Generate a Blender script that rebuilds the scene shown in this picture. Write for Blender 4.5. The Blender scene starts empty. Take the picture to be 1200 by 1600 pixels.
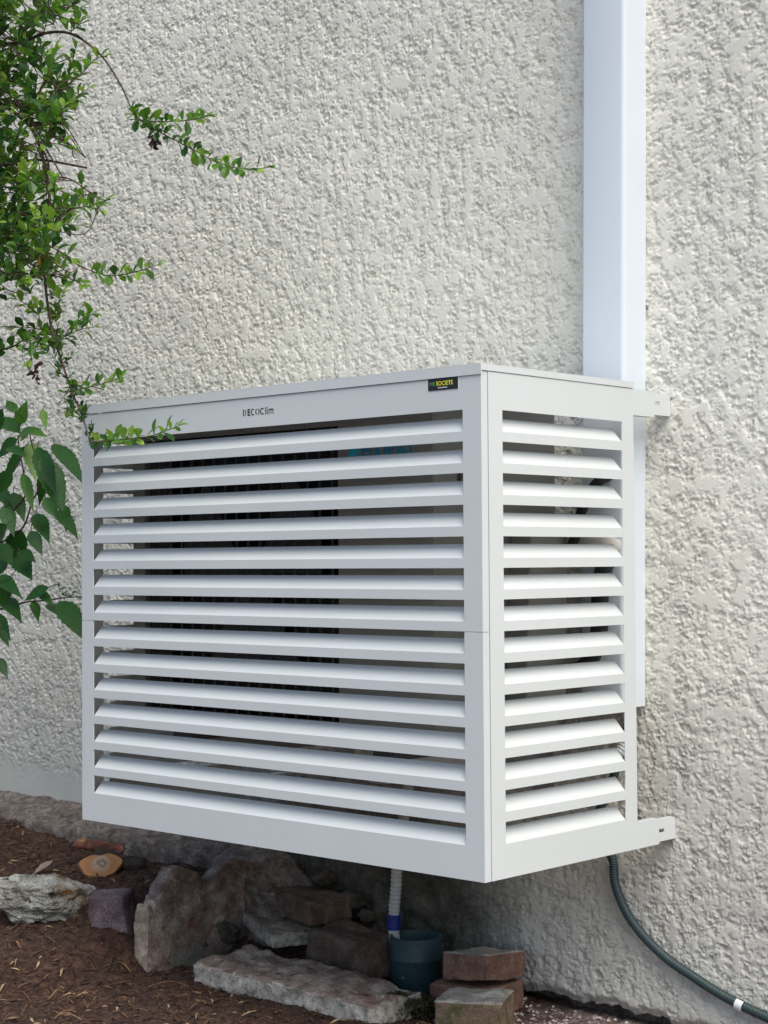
import bpy, bmesh, math, random
import numpy as np
from mathutils import Vector, Matrix
R = math.radians
sc = bpy.context.scene
COL = sc.collection

# ---------------------------------------------------------------- camera
CAM = np.array([1.68133, -2.04257, 0.05143])
CM = np.array([[0.73437397, 0.02422661, 0.67831257],
               [0.67871359, -0.01658492, -0.73421578],
               [-0.0065378, 0.99956891, -0.02862247]])
F = 2674.4
cd = bpy.data.cameras.new("camera")
cam = bpy.data.objects.new("camera", cd); COL.objects.link(cam)
mw = Matrix.Identity(4)
for i in range(3):
    for j in range(3): mw[i][j] = CM[i][j]
    mw[i][3] = CAM[i]
cam.matrix_world = mw
cd.sensor_fit = 'VERTICAL'; cd.sensor_height = 24; cd.lens = 24 * F / 1600
cd.clip_start = 0.05; cd.clip_end = 500
sc.camera = cam

# ---------------------------------------------------------------- light
SUN_AZ = Vector((0.86, -0.40, 0.0)).normalized(); SUN_EL = R(54)
w = bpy.data.worlds.new("World"); sc.world = w; w.use_nodes = True
nt = w.node_tree
for n in list(nt.nodes): nt.nodes.remove(n)
sky = nt.nodes.new('ShaderNodeTexSky'); sky.sky_type = 'NISHITA'; sky.sun_disc = False
sky.sun_elevation = SUN_EL
sky.sun_rotation = math.atan2(SUN_AZ.x, SUN_AZ.y)
sky.air_density = 1.0; sky.dust_density = 1.6; sky.ozone_density = 1.0
bg = nt.nodes.new('ShaderNodeBackground'); bg.inputs[1].default_value = 0.081
ow = nt.nodes.new('ShaderNodeOutputWorld')
nt.links.new(sky.outputs[0], bg.inputs[0]); nt.links.new(bg.outputs[0], ow.inputs[0])
sl = bpy.data.lights.new("sun", 'SUN'); sl.energy = 2.0; sl.angle = R(50); sl.color = (1.0, 0.955, 0.875)
so = bpy.data.objects.new("sun", sl); COL.objects.link(so)
sd = Vector((SUN_AZ.x * math.cos(SUN_EL), SUN_AZ.y * math.cos(SUN_EL), math.sin(SUN_EL)))
so.rotation_euler = sd.to_track_quat('Z', 'Y').to_euler(); so.location = (3, -3, 5)
sc.view_settings.view_transform = 'Standard'; sc.view_settings.look = 'None'
sc.view_settings.exposure = 0.92; sc.view_settings.gamma = 1.0
sc.render.engine = 'CYCLES'
sc.cycles.max_bounces = 6; sc.cycles.diffuse_bounces = 4

# ---------------------------------------------------------------- helpers
def at(u, v, y):
    d = CM @ np.array([(u - 600) / F, -(v - 800) / F, -1.0])
    return CAM + d * ((y - CAM[1]) / d[1])

_rs = np.random.RandomState(7)
_perm = _rs.permutation(4096)
_g2 = _rs.normal(size=(4096, 2)); _g2 /= np.linalg.norm(_g2, axis=1)[:, None]
_g3 = _rs.normal(size=(4096, 3)); _g3 /= np.linalg.norm(_g3, axis=1)[:, None]
def _h2(i, j): return _perm[(_perm[i & 4095] + j) & 4095]
def noise2(x, y):
    xi = np.floor(x).astype(np.int64); yi = np.floor(y).astype(np.int64)
    fx = x - xi; fy = y - yi
    u = fx * fx * fx * (fx * (fx * 6 - 15) + 10); v = fy * fy * fy * (fy * (fy * 6 - 15) + 10)
    def gr(a, b):
        g = _g2[_h2(xi + a, yi + b)]
        return g[..., 0] * (fx - a) + g[..., 1] * (fy - b)
    return 1.5 * ((gr(0, 0) * (1 - u) + gr(1, 0) * u) * (1 - v) + (gr(0, 1) * (1 - u) + gr(1, 1) * u) * v)
def noise3(p):
    pi = np.floor(p).astype(np.int64); f = p - pi
    s = f * f * f * (f * (f * 6 - 15) + 10); r = 0
    for a in (0, 1):
        for b in (0, 1):
            for c in (0, 1):
                g = _g3[_perm[(_h2(pi[:, 0] + a, pi[:, 1] + b) + pi[:, 2] + c) & 4095]]
                d = g[:, 0] * (f[:, 0] - a) + g[:, 1] * (f[:, 1] - b) + g[:, 2] * (f[:, 2] - c)
                r = r + d * (s[:, 0] if a else 1 - s[:, 0]) * (s[:, 1] if b else 1 - s[:, 1]) * (s[:, 2] if c else 1 - s[:, 2])
    return 1.5 * r
def worley2(x, y, seed=0, second=False):
    xi = np.floor(x).astype(np.int64); yi = np.floor(y).astype(np.int64)
    d1 = np.full(x.shape, 9.0); d2 = np.full(x.shape, 9.0); cid = np.zeros(x.shape, np.int64)
    for a in (-1, 0, 1):
        for b in (-1, 0, 1):
            h = _h2(xi + a + seed * 131, yi + b)
            px = xi + a + 0.5 + 0.45 * _g2[h, 0]; py = yi + b + 0.5 + 0.45 * _g2[h, 1]
            d = np.hypot(px - x, py - y)
            m = d < d1
            d2 = np.where(m, d1, np.minimum(d2, d)); cid = np.where(m, h, cid); d1 = np.where(m, d, d1)
    return d1, d2, cid
def sstep(a, b, x):
    t = np.clip((x - a) / (b - a), 0, 1); return t * t * (3 - 2 * t)

def tag(o, label=None, cat=None, group=None, kind=None):
    if label: o['label'] = label
    if cat: o['category'] = cat
    if group: o['group'] = group
    if kind: o['kind'] = kind
    return o
def empty(name, loc=(0, 0, 0), label=None, cat=None, group=None):
    o = bpy.data.objects.new(name, None); COL.objects.link(o); o.location = loc
    o.empty_display_size = 0.05
    bpy.context.view_layer.update()
    return tag(o, label, cat, group)
def link(name, me, mat, parent=None, smooth=False, angle=None):
    o = bpy.data.objects.new(name, me); COL.objects.link(o)
    if mat is not None:
        for m in (mat if isinstance(mat, (list, tuple)) else [mat]): me.materials.append(m)
    if parent is not None:
        o.parent = parent
        o.matrix_parent_inverse = Matrix.Translation(-Vector(parent.location)) if parent.parent is None else (Matrix.Translation(-Vector(parent.matrix_world.translation)))
    if smooth: me.polygons.foreach_set('use_smooth', [True] * len(me.polygons))
    if angle is not None:
        me.polygons.foreach_set('use_smooth', [True] * len(me.polygons))
        try: me.set_sharp_from_angle(angle=R(angle))
        except Exception: pass
    return o

class MB:
    """collects geometry for ONE mesh"""
    def __init__(s): s.v = []; s.f = []; s.t = []; s.tone = []
    def poly(s, pts, tone=0.5):
        n = len(s.v); s.v += [tuple(p) for p in pts]; s.f.append(tuple(range(n, n + len(pts))))
    def raw(s, vs, fs, tone=0.5):
        n = len(s.v); s.v += [tuple(p) for p in vs]; s.f += [tuple(i + n for i in f) for f in fs]
        s.tone += [tone] * len(vs)
    def box(s, x0, x1, y0, y1, z0, z1):
        v = [(x0, y0, z0), (x1, y0, z0), (x1, y1, z0), (x0, y1, z0), (x0, y0, z1), (x1, y0, z1), (x1, y1, z1), (x0, y1, z1)]
        s.raw(v, [(0, 3, 2, 1), (4, 5, 6, 7), (0, 1, 5, 4), (1, 2, 6, 5), (2, 3, 7, 6), (3, 0, 4, 7)])
    def prism(s, prof, axis, a, b):
        """prof: 2-D points in the other two axes, extruded a..b along axis"""
        n = len(prof); vs = []
        for t in (a, b):
            for p in prof:
                q = list(p); q.insert(axis, t); vs.append(tuple(q))
        fs = [tuple(range(n)), tuple(range(2 * n - 1, n - 1, -1))] + [(i, i + n, (i + 1) % n + n, (i + 1) % n) for i in range(n)]
        s.raw(vs, fs)
    def tube(s, pts, rad, seg=8, rings=None, tone=0.5, cap=True):
        pts = [Vector(p) for p in pts]; n = len(pts)
        if not hasattr(rad, '__len__'): rad = [rad] * n
        vs = []; up = Vector((0.31, 0.2, 0.93)).normalized(); prev = None
        for i, p in enumerate(pts):
            d = (pts[min(i + 1, n - 1)] - pts[max(i - 1, 0)])
            d = d.normalized() if d.length > 1e-9 else Vector((0, 0, 1))
            if prev is None:
                a = d.cross(up)
                if a.length < 1e-3: a = d.cross(Vector((1, 0, 0)))
                a.normalize()
            else:
                a = (prev - d * prev.dot(d)).normalized()
            prev = a; b = d.cross(a)
            for k in range(seg):
                th = 2 * math.pi * k / seg
                vs.append(p + (a * math.cos(th) + b * math.sin(th)) * rad[i])
        fs = [(i * seg + k, i * seg + (k + 1) % seg, (i + 1) * seg + (k + 1) % seg, (i + 1) * seg + k) for i in range(n - 1) for k in range(seg)]
        if cap: fs += [tuple(range(seg - 1, -1, -1)), tuple(range((n - 1) * seg, n * seg))]
        s.raw(vs, fs, tone)
    def build(s, name, mat, parent=None, smooth=False, angle=None, tone=False, bevel=0):
        me = bpy.data.meshes.new(name)
        me.from_pydata(s.v, [], s.f); 
        if bevel or not tone:
            bm = bmesh.new(); bm.from_mesh(me)
            bmesh.ops.recalc_face_normals(bm, faces=bm.faces)
            if bevel:
                eds = [e for e in bm.edges if len(e.link_faces) == 2 and e.calc_face_angle(0) > 0.6]
                bmesh.ops.bevel(bm, geom=eds, offset=bevel, segments=2, affect='EDGES', profile=0.5)
            bm.to_mesh(me); bm.free()
        if tone:
            a = me.attributes.new('tone', 'FLOAT', 'POINT'); a.data.foreach_set('value', s.tone)
        me.update()
        return link(name, me, mat, parent, smooth, angle)

def sheet(holes_axis, xs, zs, skip, t, mapf):
    """flat sheet on a grid with cells skipped, given thickness; mapf(a,b,depth)->xyz. Returns verts, faces"""
    vs = []; idx = {}; fs = []
    def vid(i, j, k):
        if (i, j, k) not in idx: idx[(i, j, k)] = len(vs); vs.append(mapf(xs[i], zs[j], t * k))
        return idx[(i, j, k)]
    solid = {(i, j) for i in range(len(xs) - 1) for j in range(len(zs) - 1) if not skip(0.5 * (xs[i] + xs[i + 1]), 0.5 * (zs[j] + zs[j + 1]))}
    for (i, j) in solid:
        fs.append((vid(i, j, 0), vid(i + 1, j, 0), vid(i + 1, j + 1, 0), vid(i, j + 1, 0)))
        fs.append((vid(i, j + 1, 1), vid(i + 1, j + 1, 1), vid(i + 1, j, 1), vid(i, j, 1)))
        for (di, dj, a, b) in ((-1, 0, (0, 0), (0, 1)), (1, 0, (1, 1), (1, 0)), (0, -1, (1, 0), (0, 0)), (0, 1, (0, 1), (1, 1))):
            if (i + di, j + dj) not in solid:
                A = (i + a[0], j + a[1]); B = (i + b[0], j + b[1])
                fs.append((vid(*A, 0), vid(*B, 0), vid(*B, 1), vid(*A, 1)))
    return vs, fs

# ---------------------------------------------------------------- materials
def mat(name):
    m = bpy.data.materials.new(name); m.use_nodes = True
    n = m.node_tree.nodes; b = n['Principled BSDF']
    return m, m.node_tree, b
def N(t, k, **kw):
    n = t.nodes.new(k)
    for a, v in kw.items():
        if a in n.inputs: n.inputs[a].default_value = v
        else: setattr(n, a, v)
    return n
def coords(t, scale=(1, 1, 1)):
    g = N(t, 'ShaderNodeNewGeometry'); mp = N(t, 'ShaderNodeMapping'); mp.inputs['Scale'].default_value = scale
    t.links.new(g.outputs['Position'], mp.inputs[0]); return mp.outputs[0]
def ramp(t, fac, stops):
    r = N(t, 'ShaderNodeValToRGB'); e = r.color_ramp.elements
    while len(e) < len(stops): e.new(0.5)
    for k, (p, c) in enumerate(stops): e[k].position = p; e[k].color = (*c, 1)
    t.links.new(fac, r.inputs[0]); return r.outputs[0]
def mix(t, fac, a, b, mode='MIX'):
    m = N(t, 'ShaderNodeMix', data_type='RGBA', blend_type=mode)
    for s, v in ((0, fac), (6, a), (7, b)):
        if isinstance(v, (int, float)): m.inputs[s].default_value = v
        elif isinstance(v, tuple): m.inputs[s].default_value = (*v, 1)
        else: t.links.new(v, m.inputs[s])
    return m.outputs[2]
def bump(t, b, h, dist, strength=1.0, prev=None):
    n = N(t, 'ShaderNodeBump'); n.inputs['Strength'].default_value = strength; n.inputs['Distance'].default_value = dist
    t.links.new(h, n.inputs['Height'])
    if prev is not None: t.links.new(prev, n.inputs['Normal'])
    if b is not None: t.links.new(n.outputs[0], b.inputs['Normal'])
    return n.outputs[0]
def noise(t, co, scale, detail=4, rough=0.55, dist=0.0):
    n = N(t, 'ShaderNodeTexNoise'); n.inputs['Scale'].default_value = scale; n.inputs['Detail'].default_value = detail
    n.inputs['Roughness'].default_value = rough; n.inputs['Distortion'].default_value = dist
    t.links.new(co, n.inputs['Vector']); return n.outputs['Fac']

def painted(name, col, rough=0.45, tex=0.00012, scale=900, dirt=0.06):
    m, t, b = mat(name); co = coords(t)
    f = ramp(t, noise(t, co, 6, 5), [(0.3, (1, 1, 1)), (0.75, (1 - dirt, 1 - dirt * 1.1, 1 - dirt * 1.4))])
    t.links.new(mix(t, 1.0, (*col,), f, 'MULTIPLY'), b.inputs['Base Color'])
    b.inputs['Roughness'].default_value = rough
    bump(t, b, noise(t, co, scale, 2), tex)
    return m
def rocky(name, c0, c1, c2, s=25, bd=0.003, spots=None, rough=0.9, s2=None, grain=0.8):
    m, t, b = mat(name); co = coords(t)
    c = ramp(t, noise(t, co, s, 8, 0.7, 0.3), [(0.38, c0), (0.51, c1), (0.63, c2)])
    if spots:
        for (sc_, lo, hi, colr) in spots:
            f = ramp(t, noise(t, co, sc_, 5, 0.6), [(lo, (0, 0, 0)), (hi, (1, 1, 1))])
            c = mix(t, f, c, colr)
    gr = ramp(t, noise(t, co, s * 13, 6, 0.8), [(0.38, (0.42, 0.41, 0.39)), (0.5, (1, 1, 1)), (0.62, (1.7, 1.7, 1.66))])
    c = mix(t, grain, c, gr, 'MULTIPLY')
    t.links.new(c, b.inputs['Base Color']); b.inputs['Roughness'].default_value = rough
    bump(t, b, noise(t, co, s2 or s * 7, 8, 0.75), bd)
    return m
def plain(name, col, rough=0.5, metal=0, emit=None):
    m, t, b = mat(name); b.inputs['Base Color'].default_value = (*col, 1); b.inputs['Roughness'].default_value = rough
    b.inputs['Metallic'].default_value = metal
    return m
def leafy(name, stops, gloss=0.4, trans=0.3):
    m, t, b = mat(name)
    a = N(t, 'ShaderNodeAttribute', attribute_name='tone')
    c = ramp(t, a.outputs['Fac'], stops)
    co = coords(t)
    v = ramp(t, noise(t, co, 120, 3), [(0.3, (0.8, 0.8, 0.8)), (0.7, (1.15, 1.15, 1.1))])
    c = mix(t, 1.0, c, v, 'MULTIPLY')
    t.links.new(c, b.inputs['Base Color']); b.inputs['Roughness'].default_value = gloss
    tr = N(t, 'ShaderNodeBsdfTranslucent'); ct = mix(t, 1.0, c, (1.3, 1.5, 0.6), 'MULTIPLY'); t.links.new(ct, tr.inputs['Color'])
    ms = N(t, 'ShaderNodeMixShader'); ms.inputs[0].default_value = trans
    t.links.new(b.outputs[0], ms.inputs[1]); t.links.new(tr.outputs[0], ms.inputs[2])
    t.links.new(ms.outputs[0], t.nodes['Material Output'].inputs['Surface'])
    return m

M = {}
M['cover'] = painted('powder_coat', (0.655, 0.69, 0.69), 0.42, 0.00016, 1100, 0.04)
M['pvc'] = painted('trunking_pvc', (0.72, 0.78, 0.835), 0.32, 0.00002, 200, 0.02)
M['acw'] = painted('shaded_cabinet_paint', (0.34, 0.34, 0.32), 0.45)  # white cabinet painted grey, shade inside the cover put into its colour
M['black'] = plain('dark_plastic', (0.012, 0.013, 0.018), 0.45)
M['dgrey'] = plain('dark_grey', (0.09, 0.093, 0.105), 0.5)
M['foam'] = plain('black_foam', (0.02, 0.02, 0.022), 0.9)
M['wfoam'] = plain('white_foam', (0.65, 0.63, 0.58), 0.8)
M['steel'] = plain('zinc', (0.45, 0.45, 0.46), 0.4, 0.8)
M['ink'] = plain('black_ink', (0.012, 0.014, 0.018), 0.5)
M['blue_logo'] = plain('blue_print', (0.02, 0.34, 0.62), 0.4)
M['cyan_logo'] = plain('cyan_print', (0.03, 0.60, 0.85), 0.4)
M['yellow'] = plain('yellow_print', (0.75, 0.72, 0.05), 0.4)
M['green'] = plain('green_print', (0.07, 0.30, 0.08), 0.4)
M['white'] = plain('white_print', (0.75, 0.76, 0.76), 0.4)
M['conduit'] = painted('green_grey_plastic', (0.030, 0.056, 0.064), 0.45, 0.0001, 400, 0.3)
M['hose'] = painted('pale_hose', (0.52, 0.54, 0.55), 0.5)
M['tape'] = plain('blue_tape', (0.008, 0.03, 0.22), 0.35)
M['pvcpipe'] = rocky('old_blue_pvc', (0.018, 0.045, 0.056), (0.025, 0.06, 0.072), (0.035, 0.07, 0.08), 14, 0.0003, rough=0.5, grain=0.25,
                     spots=[(30, 0.66, 0.7, (0.16, 0.15, 0.12))])
M['brick_red'] = rocky('red_brick', (0.13, 0.072, 0.050), (0.19, 0.105, 0.074), (0.26, 0.16, 0.12), 30, 0.0015, spots=[(18, 0.6, 0.75, (0.16, 0.13, 0.11))])
M['brick_top'] = rocky('mortar', (0.25, 0.23, 0.20), (0.38, 0.36, 0.33), (0.48, 0.47, 0.44), 40, 0.002)
M['brick_old'] = rocky('old_brick', (0.10, 0.085, 0.04), (0.19, 0.14, 0.085), (0.26, 0.17, 0.12), 30, 0.0015, spots=[(16, 0.55, 0.68, (0.085, 0.09, 0.035))])
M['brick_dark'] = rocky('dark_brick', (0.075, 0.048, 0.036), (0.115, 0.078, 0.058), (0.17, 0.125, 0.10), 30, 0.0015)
M['edging'] = rocky('weathered_concrete', (0.12, 0.075, 0.06), (0.22, 0.165, 0.14), (0.36, 0.31, 0.27), 26, 0.0015,
                    spots=[(7, 0.52, 0.66, (0.125, 0.135, 0.115)), (11, 0.6, 0.7, (0.16, 0.07, 0.05))])
M['slab'] = rocky('rough_slab', (0.22, 0.16, 0.13), (0.38, 0.29, 0.24), (0.60, 0.52, 0.44), 30, 0.006,
                  spots=[(9, 0.56, 0.68, (0.24, 0.14, 0.11)), (45, 0.62, 0.7, (0.05, 0.055, 0.035))])
M['slabside'] = rocky('pale_slab_side', (0.24, 0.215, 0.18), (0.52, 0.485, 0.43), (0.74, 0.70, 0.63), 48, 0.006, spots=[(30, 0.6, 0.68, (0.10, 0.09, 0.06))])  # paler tone on the sides of the slabs
M['darkstone'] = rocky('dark_stone', (0.03, 0.026, 0.02), (0.065, 0.055, 0.045), (0.11, 0.095, 0.08), 30, 0.003)  # dark brown tone for the loose stones
M['quartz'] = rocky('pale_rock', (0.20, 0.19, 0.15), (0.42, 0.41, 0.37), (0.62, 0.62, 0.57), 26, 0.010,
                    spots=[(8.5, 0.60, 0.68, (0.26, 0.13, 0.03)), (34, 0.60, 0.66, (0.10, 0.10, 0.07)), (17, 0.64, 0.70, (0.07, 0.07, 0.04)), (12, 0.66, 0.74, (0.36, 0.42, 0.43))])
M['endface'] = rocky('tan_lit_end', (0.24, 0.18, 0.13), (0.40, 0.31, 0.23), (0.56, 0.46, 0.36), 40, 0.003)  # end of the edging painted paler, as if light falls on it
M['porphyry'] = rocky('purple_stone', (0.085, 0.055, 0.062), (0.135, 0.095, 0.108), (0.20, 0.15, 0.165), 20, 0.001)
M['footing'] = rocky('footing_concrete', (0.13, 0.10, 0.085), (0.25, 0.205, 0.178), (0.40, 0.345, 0.305), 34, 0.010, grain=1.0,
                     spots=[(6, 0.55, 0.7, (0.17, 0.12, 0.105))])
M['bark'] = rocky('bark', (0.05, 0.018, 0.01), (0.13, 0.04, 0.022), (0.30, 0.17, 0.10), 30, 0.002)
M['barkdark'] = rocky('dark_bark', (0.015, 0.012, 0.010), (0.03, 0.022, 0.018), (0.06, 0.045, 0.035), 60, 0.003)
M['twig'] = rocky('twig_bark', (0.035, 0.020, 0.016), (0.075, 0.045, 0.035), (0.16, 0.11, 0.08), 60, 0.0005)
M['leaf'] = leafy('small_leaf', [(0.0, (0.014, 0.055, 0.014)), (0.4, (0.045, 0.125, 0.026)), (0.72, (0.12, 0.25, 0.035)), (1.0, (0.28, 0.42, 0.07))], trans=0.4)
M['bigleaf'] = leafy('broad_leaf', [(0.0, (0.008, 0.045, 0.010)), (0.5, (0.030, 0.125, 0.018)), (0.85, (0.11, 0.26, 0.04)), (1.0, (0.26, 0.36, 0.12))], 0.45, 0.3)
M['litter'] = leafy('dry_litter', [(0.0, (0.018, 0.010, 0.007)), (0.5, (0.07, 0.034, 0.02)), (0.8, (0.17, 0.085, 0.04)), (1.0, (0.42, 0.30, 0.17))], 0.8, 0.05)
M['dryberry'] = leafy('withered', [(0, (0.03, 0.01, 0.012)), (1, (0.10, 0.045, 0.035))], 0.8, 0.05)
M['moss'] = leafy('moss_green', [(0, (0.02, 0.022, 0.006)), (1, (0.06, 0.075, 0.02))], 0.9, 0.1)

# wall plaster
m, t, b = mat('cream_render'); co = coords(t); M['wall'] = m
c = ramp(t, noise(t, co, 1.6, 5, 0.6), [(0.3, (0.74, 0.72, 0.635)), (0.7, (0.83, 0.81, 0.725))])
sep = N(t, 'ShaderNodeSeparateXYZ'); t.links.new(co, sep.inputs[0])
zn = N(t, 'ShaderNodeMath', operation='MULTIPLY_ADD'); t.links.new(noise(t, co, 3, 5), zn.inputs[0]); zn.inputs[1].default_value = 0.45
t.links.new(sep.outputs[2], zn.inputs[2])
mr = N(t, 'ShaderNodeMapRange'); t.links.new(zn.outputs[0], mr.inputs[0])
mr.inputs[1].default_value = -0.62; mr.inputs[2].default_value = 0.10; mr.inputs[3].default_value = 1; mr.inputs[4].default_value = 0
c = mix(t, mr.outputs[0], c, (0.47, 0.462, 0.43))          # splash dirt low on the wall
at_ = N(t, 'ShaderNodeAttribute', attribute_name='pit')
c = mix(t, at_.outputs['Fac'], c, mix(t, mr.outputs[0], (0.64, 0.615, 0.54), (0.30, 0.285, 0.25)))     # pits painted darker, more so low down, to add shade to the relief
t.links.new(c, b.inputs['Base Color']); b.inputs['Roughness'].default_value = 0.85
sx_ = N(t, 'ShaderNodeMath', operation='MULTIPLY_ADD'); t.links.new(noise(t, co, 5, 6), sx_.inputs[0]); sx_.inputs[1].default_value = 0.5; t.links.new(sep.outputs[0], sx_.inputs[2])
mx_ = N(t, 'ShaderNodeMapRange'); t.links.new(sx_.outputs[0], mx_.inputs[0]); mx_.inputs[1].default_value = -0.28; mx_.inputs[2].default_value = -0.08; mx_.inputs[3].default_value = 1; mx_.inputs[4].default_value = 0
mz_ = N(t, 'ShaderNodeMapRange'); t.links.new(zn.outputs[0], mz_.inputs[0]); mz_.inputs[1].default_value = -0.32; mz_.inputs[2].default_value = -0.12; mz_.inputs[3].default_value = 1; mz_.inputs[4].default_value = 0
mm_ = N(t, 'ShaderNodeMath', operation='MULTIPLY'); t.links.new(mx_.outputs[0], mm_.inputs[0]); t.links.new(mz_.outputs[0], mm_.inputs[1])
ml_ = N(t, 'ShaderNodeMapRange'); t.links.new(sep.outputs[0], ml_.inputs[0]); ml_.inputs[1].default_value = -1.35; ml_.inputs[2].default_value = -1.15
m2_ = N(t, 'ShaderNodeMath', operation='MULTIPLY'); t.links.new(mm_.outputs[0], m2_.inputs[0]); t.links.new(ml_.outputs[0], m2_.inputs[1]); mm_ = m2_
bare_shade = ramp(t, noise(t, co, 24, 8, 0.7), [(0.35, (0.035, 0.034, 0.026)), (0.55, (0.10, 0.095, 0.075)), (0.75, (0.20, 0.185, 0.15))])
c = mix(t, mm_.outputs[0], c, bare_shade)                        # bare masonry at the base, painted darker to add shade under the cover
t.links.new(c, b.inputs['Base Color'])
bump(t, b, noise(t, co, 700, 3, 0.6), 0.0004)

m, t, b = mat('soil'); co = coords(t); M['soil'] = m
c = ramp(t, noise(t, co, 60, 9, 0.7, 0.4), [(0.34, (0.014, 0.006, 0.004)), (0.5, (0.085, 0.038, 0.023)), (0.66, (0.20, 0.105, 0.066))])
c = mix(t, ramp(t, noise(t, co, 5, 4), [(0.5, (0, 0, 0)), (0.7, (0.6, 0.6, 0.6))]), c, (0.075, 0.055, 0.036))
sep = N(t, 'ShaderNodeSeparateXYZ'); t.links.new(co, sep.inputs[0])
mr = N(t, 'ShaderNodeMapRange'); t.links.new(sep.outputs[0], mr.inputs[0])
mr.inputs[1].default_value = -0.33; mr.inputs[2].default_value = -0.20; mr.inputs[3].default_value = 0; mr.inputs[4].default_value = 1
g = ramp(t, noise(t, co, 70, 6, 0.7), [(0.38, (0.12, 0.085, 0.075)), (0.5, (0.32, 0.25, 0.23)), (0.64, (0.58, 0.51, 0.48))])
c = mix(t, mr.outputs[0], c, g)
t.links.new(c, b.inputs['Base Color']); b.inputs['Roughness'].default_value = 0.95
bump(t, b, noise(t, co, 180, 8, 0.75), 0.010, prev=bump(t, None, noise(t, co, 55, 5, 0.6), 0.02))

# ================================================================ SETTING
YW = 0.532
random.seed(3)
def grid_mesh(xs, ys, fn):
    X, Y = np.meshgrid(xs, ys)
    P = fn(X, Y); nx, ny = len(xs), len(ys)
    me = bpy.data.meshes.new('grid')
    i = np.arange(nx * ny).reshape(ny, nx)
    q = np.stack([i[:-1, :-1], i[:-1, 1:], i[1:, 1:], i[1:, :-1]], -1).reshape(-1, 4)
    return me, P.reshape(-1, 3), q
def np_mesh(me, V, Q):
    me.vertices.add(len(V)); me.vertices.foreach_set('co', V.astype(np.float32).ravel())
    me.loops.add(Q.size); me.loops.foreach_set('vertex_index', Q.astype(np.int32).ravel())
    me.polygons.add(len(Q)); me.polygons.foreach_set('loop_start', np.arange(0, Q.size, Q.shape[1], dtype=np.int32))
    me.polygons.foreach_set('use_smooth', np.ones(len(Q), bool))
    me.update(calc_edges=True)

# --- wall relief: trowelled spatter render, peaks flattened
def relief(x, z):
    x = x * 1.36; z = z * 1.45
    wx = x + 0.006 * noise2(x * 70, z * 70 + 40); wz = z + 0.006 * noise2(x * 70 + 31, z * 70)
    lo = noise2(wx * 34, wz * 21) + 0.45 * noise2(wx * 80 + 9, wz * 60 + 3)
    d1, d2, cid = worley2(wx * 105 + 0.5 * noise2(x * 220, z * 220), wz * 100 + 0.5 * noise2(x * 220 + 77, z * 220), 1)
    lump = np.clip((d2 - d1) * 1.6, 0, 1) ** 0.6 * (0.5 + 0.6 * _g2[cid, 0])
    rid = 0.35 - np.abs(noise2(wx * 130 + 5, wz * 130)) * 1.3
    hi = noise2(x * 250, z * 240) * 0.45
    h = 1.30 * (0.70 * lo + 1.25 * lump + 0.45 * rid + 0.35 * hi) - 0.15
    T = 0.46 + 0.24 * noise2(x * 14 + 3, z * 10)
    k = 0.03
    h2 = T - k * np.logaddexp(0, (T - h) / -k * -1.0) if False else T - k * np.logaddexp(0, (T - h) / k)
    return np.maximum(h2, -1.1 + 0.3 * h)
xs = np.concatenate([np.linspace(-6, -2.35, 120)[:-1], np.arange(-2.35, -1.3, 0.0024), np.arange(-1.2976, 0.32, 0.0019), np.linspace(0.32, 4.5, 160)[1:]])
zs = np.concatenate([np.arange(-0.79, 1.62, 0.0019), np.linspace(1.62, 3.4, 120)[1:]])
pit = None
def wall_fn(X, Z):
    global pit
    h = relief(X, Z)
    smooth = sstep(-0.43, -0.49, Z + 0.03 * noise2(X * 9, Z * 9)) * sstep(-1.45, -1.62, X)   # bare smooth plinth low on the left
    amp = (0.0033 * (1 - 0.9 * smooth)) * sstep(-0.30, 0.0, 1.0 + 0 * X)
    pit = np.clip((0.0 - h) * 0.9, 0, 1) * (1 - smooth) * 0.8
    big = 0.0025 * noise2(X * 3.1, Z * 2.7) + 0.0015 * noise2(X * 9, Z * 8)
    # crumbling base of the wall
    wob = 0.012 * noise2(X * 14, X * 0 + 2.5) + 0.005 * noise2(X * 50, X * 0 + 7.5)
    base = -0.766 + wob
    Zn = np.where(Z < base + 0.03, np.maximum(Z, base), Z)
    crumble = 0.03 * sstep(-0.56, -0.70, Z + 0.05 * noise2(X * 8, Z * 8)) * sstep(-0.45, -0.75, X) * (0.5 + noise2(X * 13, Z * 15) + 0.5 * noise2(X * 30, Z * 33))
    y = YW - amp * h + big + crumble
    y = y + np.where(Z < base, 0.05, 0) + 0.012 * sstep(base + 0.02, base, Z)
    return np.stack([X, y, Zn], -1)
me, V, Q = grid_mesh(xs, zs, wall_fn)
np_mesh(me, V, Q)
a = me.attributes.new('pit', 'FLOAT', 'POINT'); a.data.foreach_set('value', pit.astype(np.float32).ravel())
house = empty('house_wall', (-1, YW, -0.76), 'cream rough rendered house wall behind the white louvred cover', 'wall')
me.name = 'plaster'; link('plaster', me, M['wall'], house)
mb = MB(); mb.box(-6, 4.5, YW + 0.06, YW + 0.3, -1.3, 3.4)
mb.build('foundation', M['footing'], house)

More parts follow.
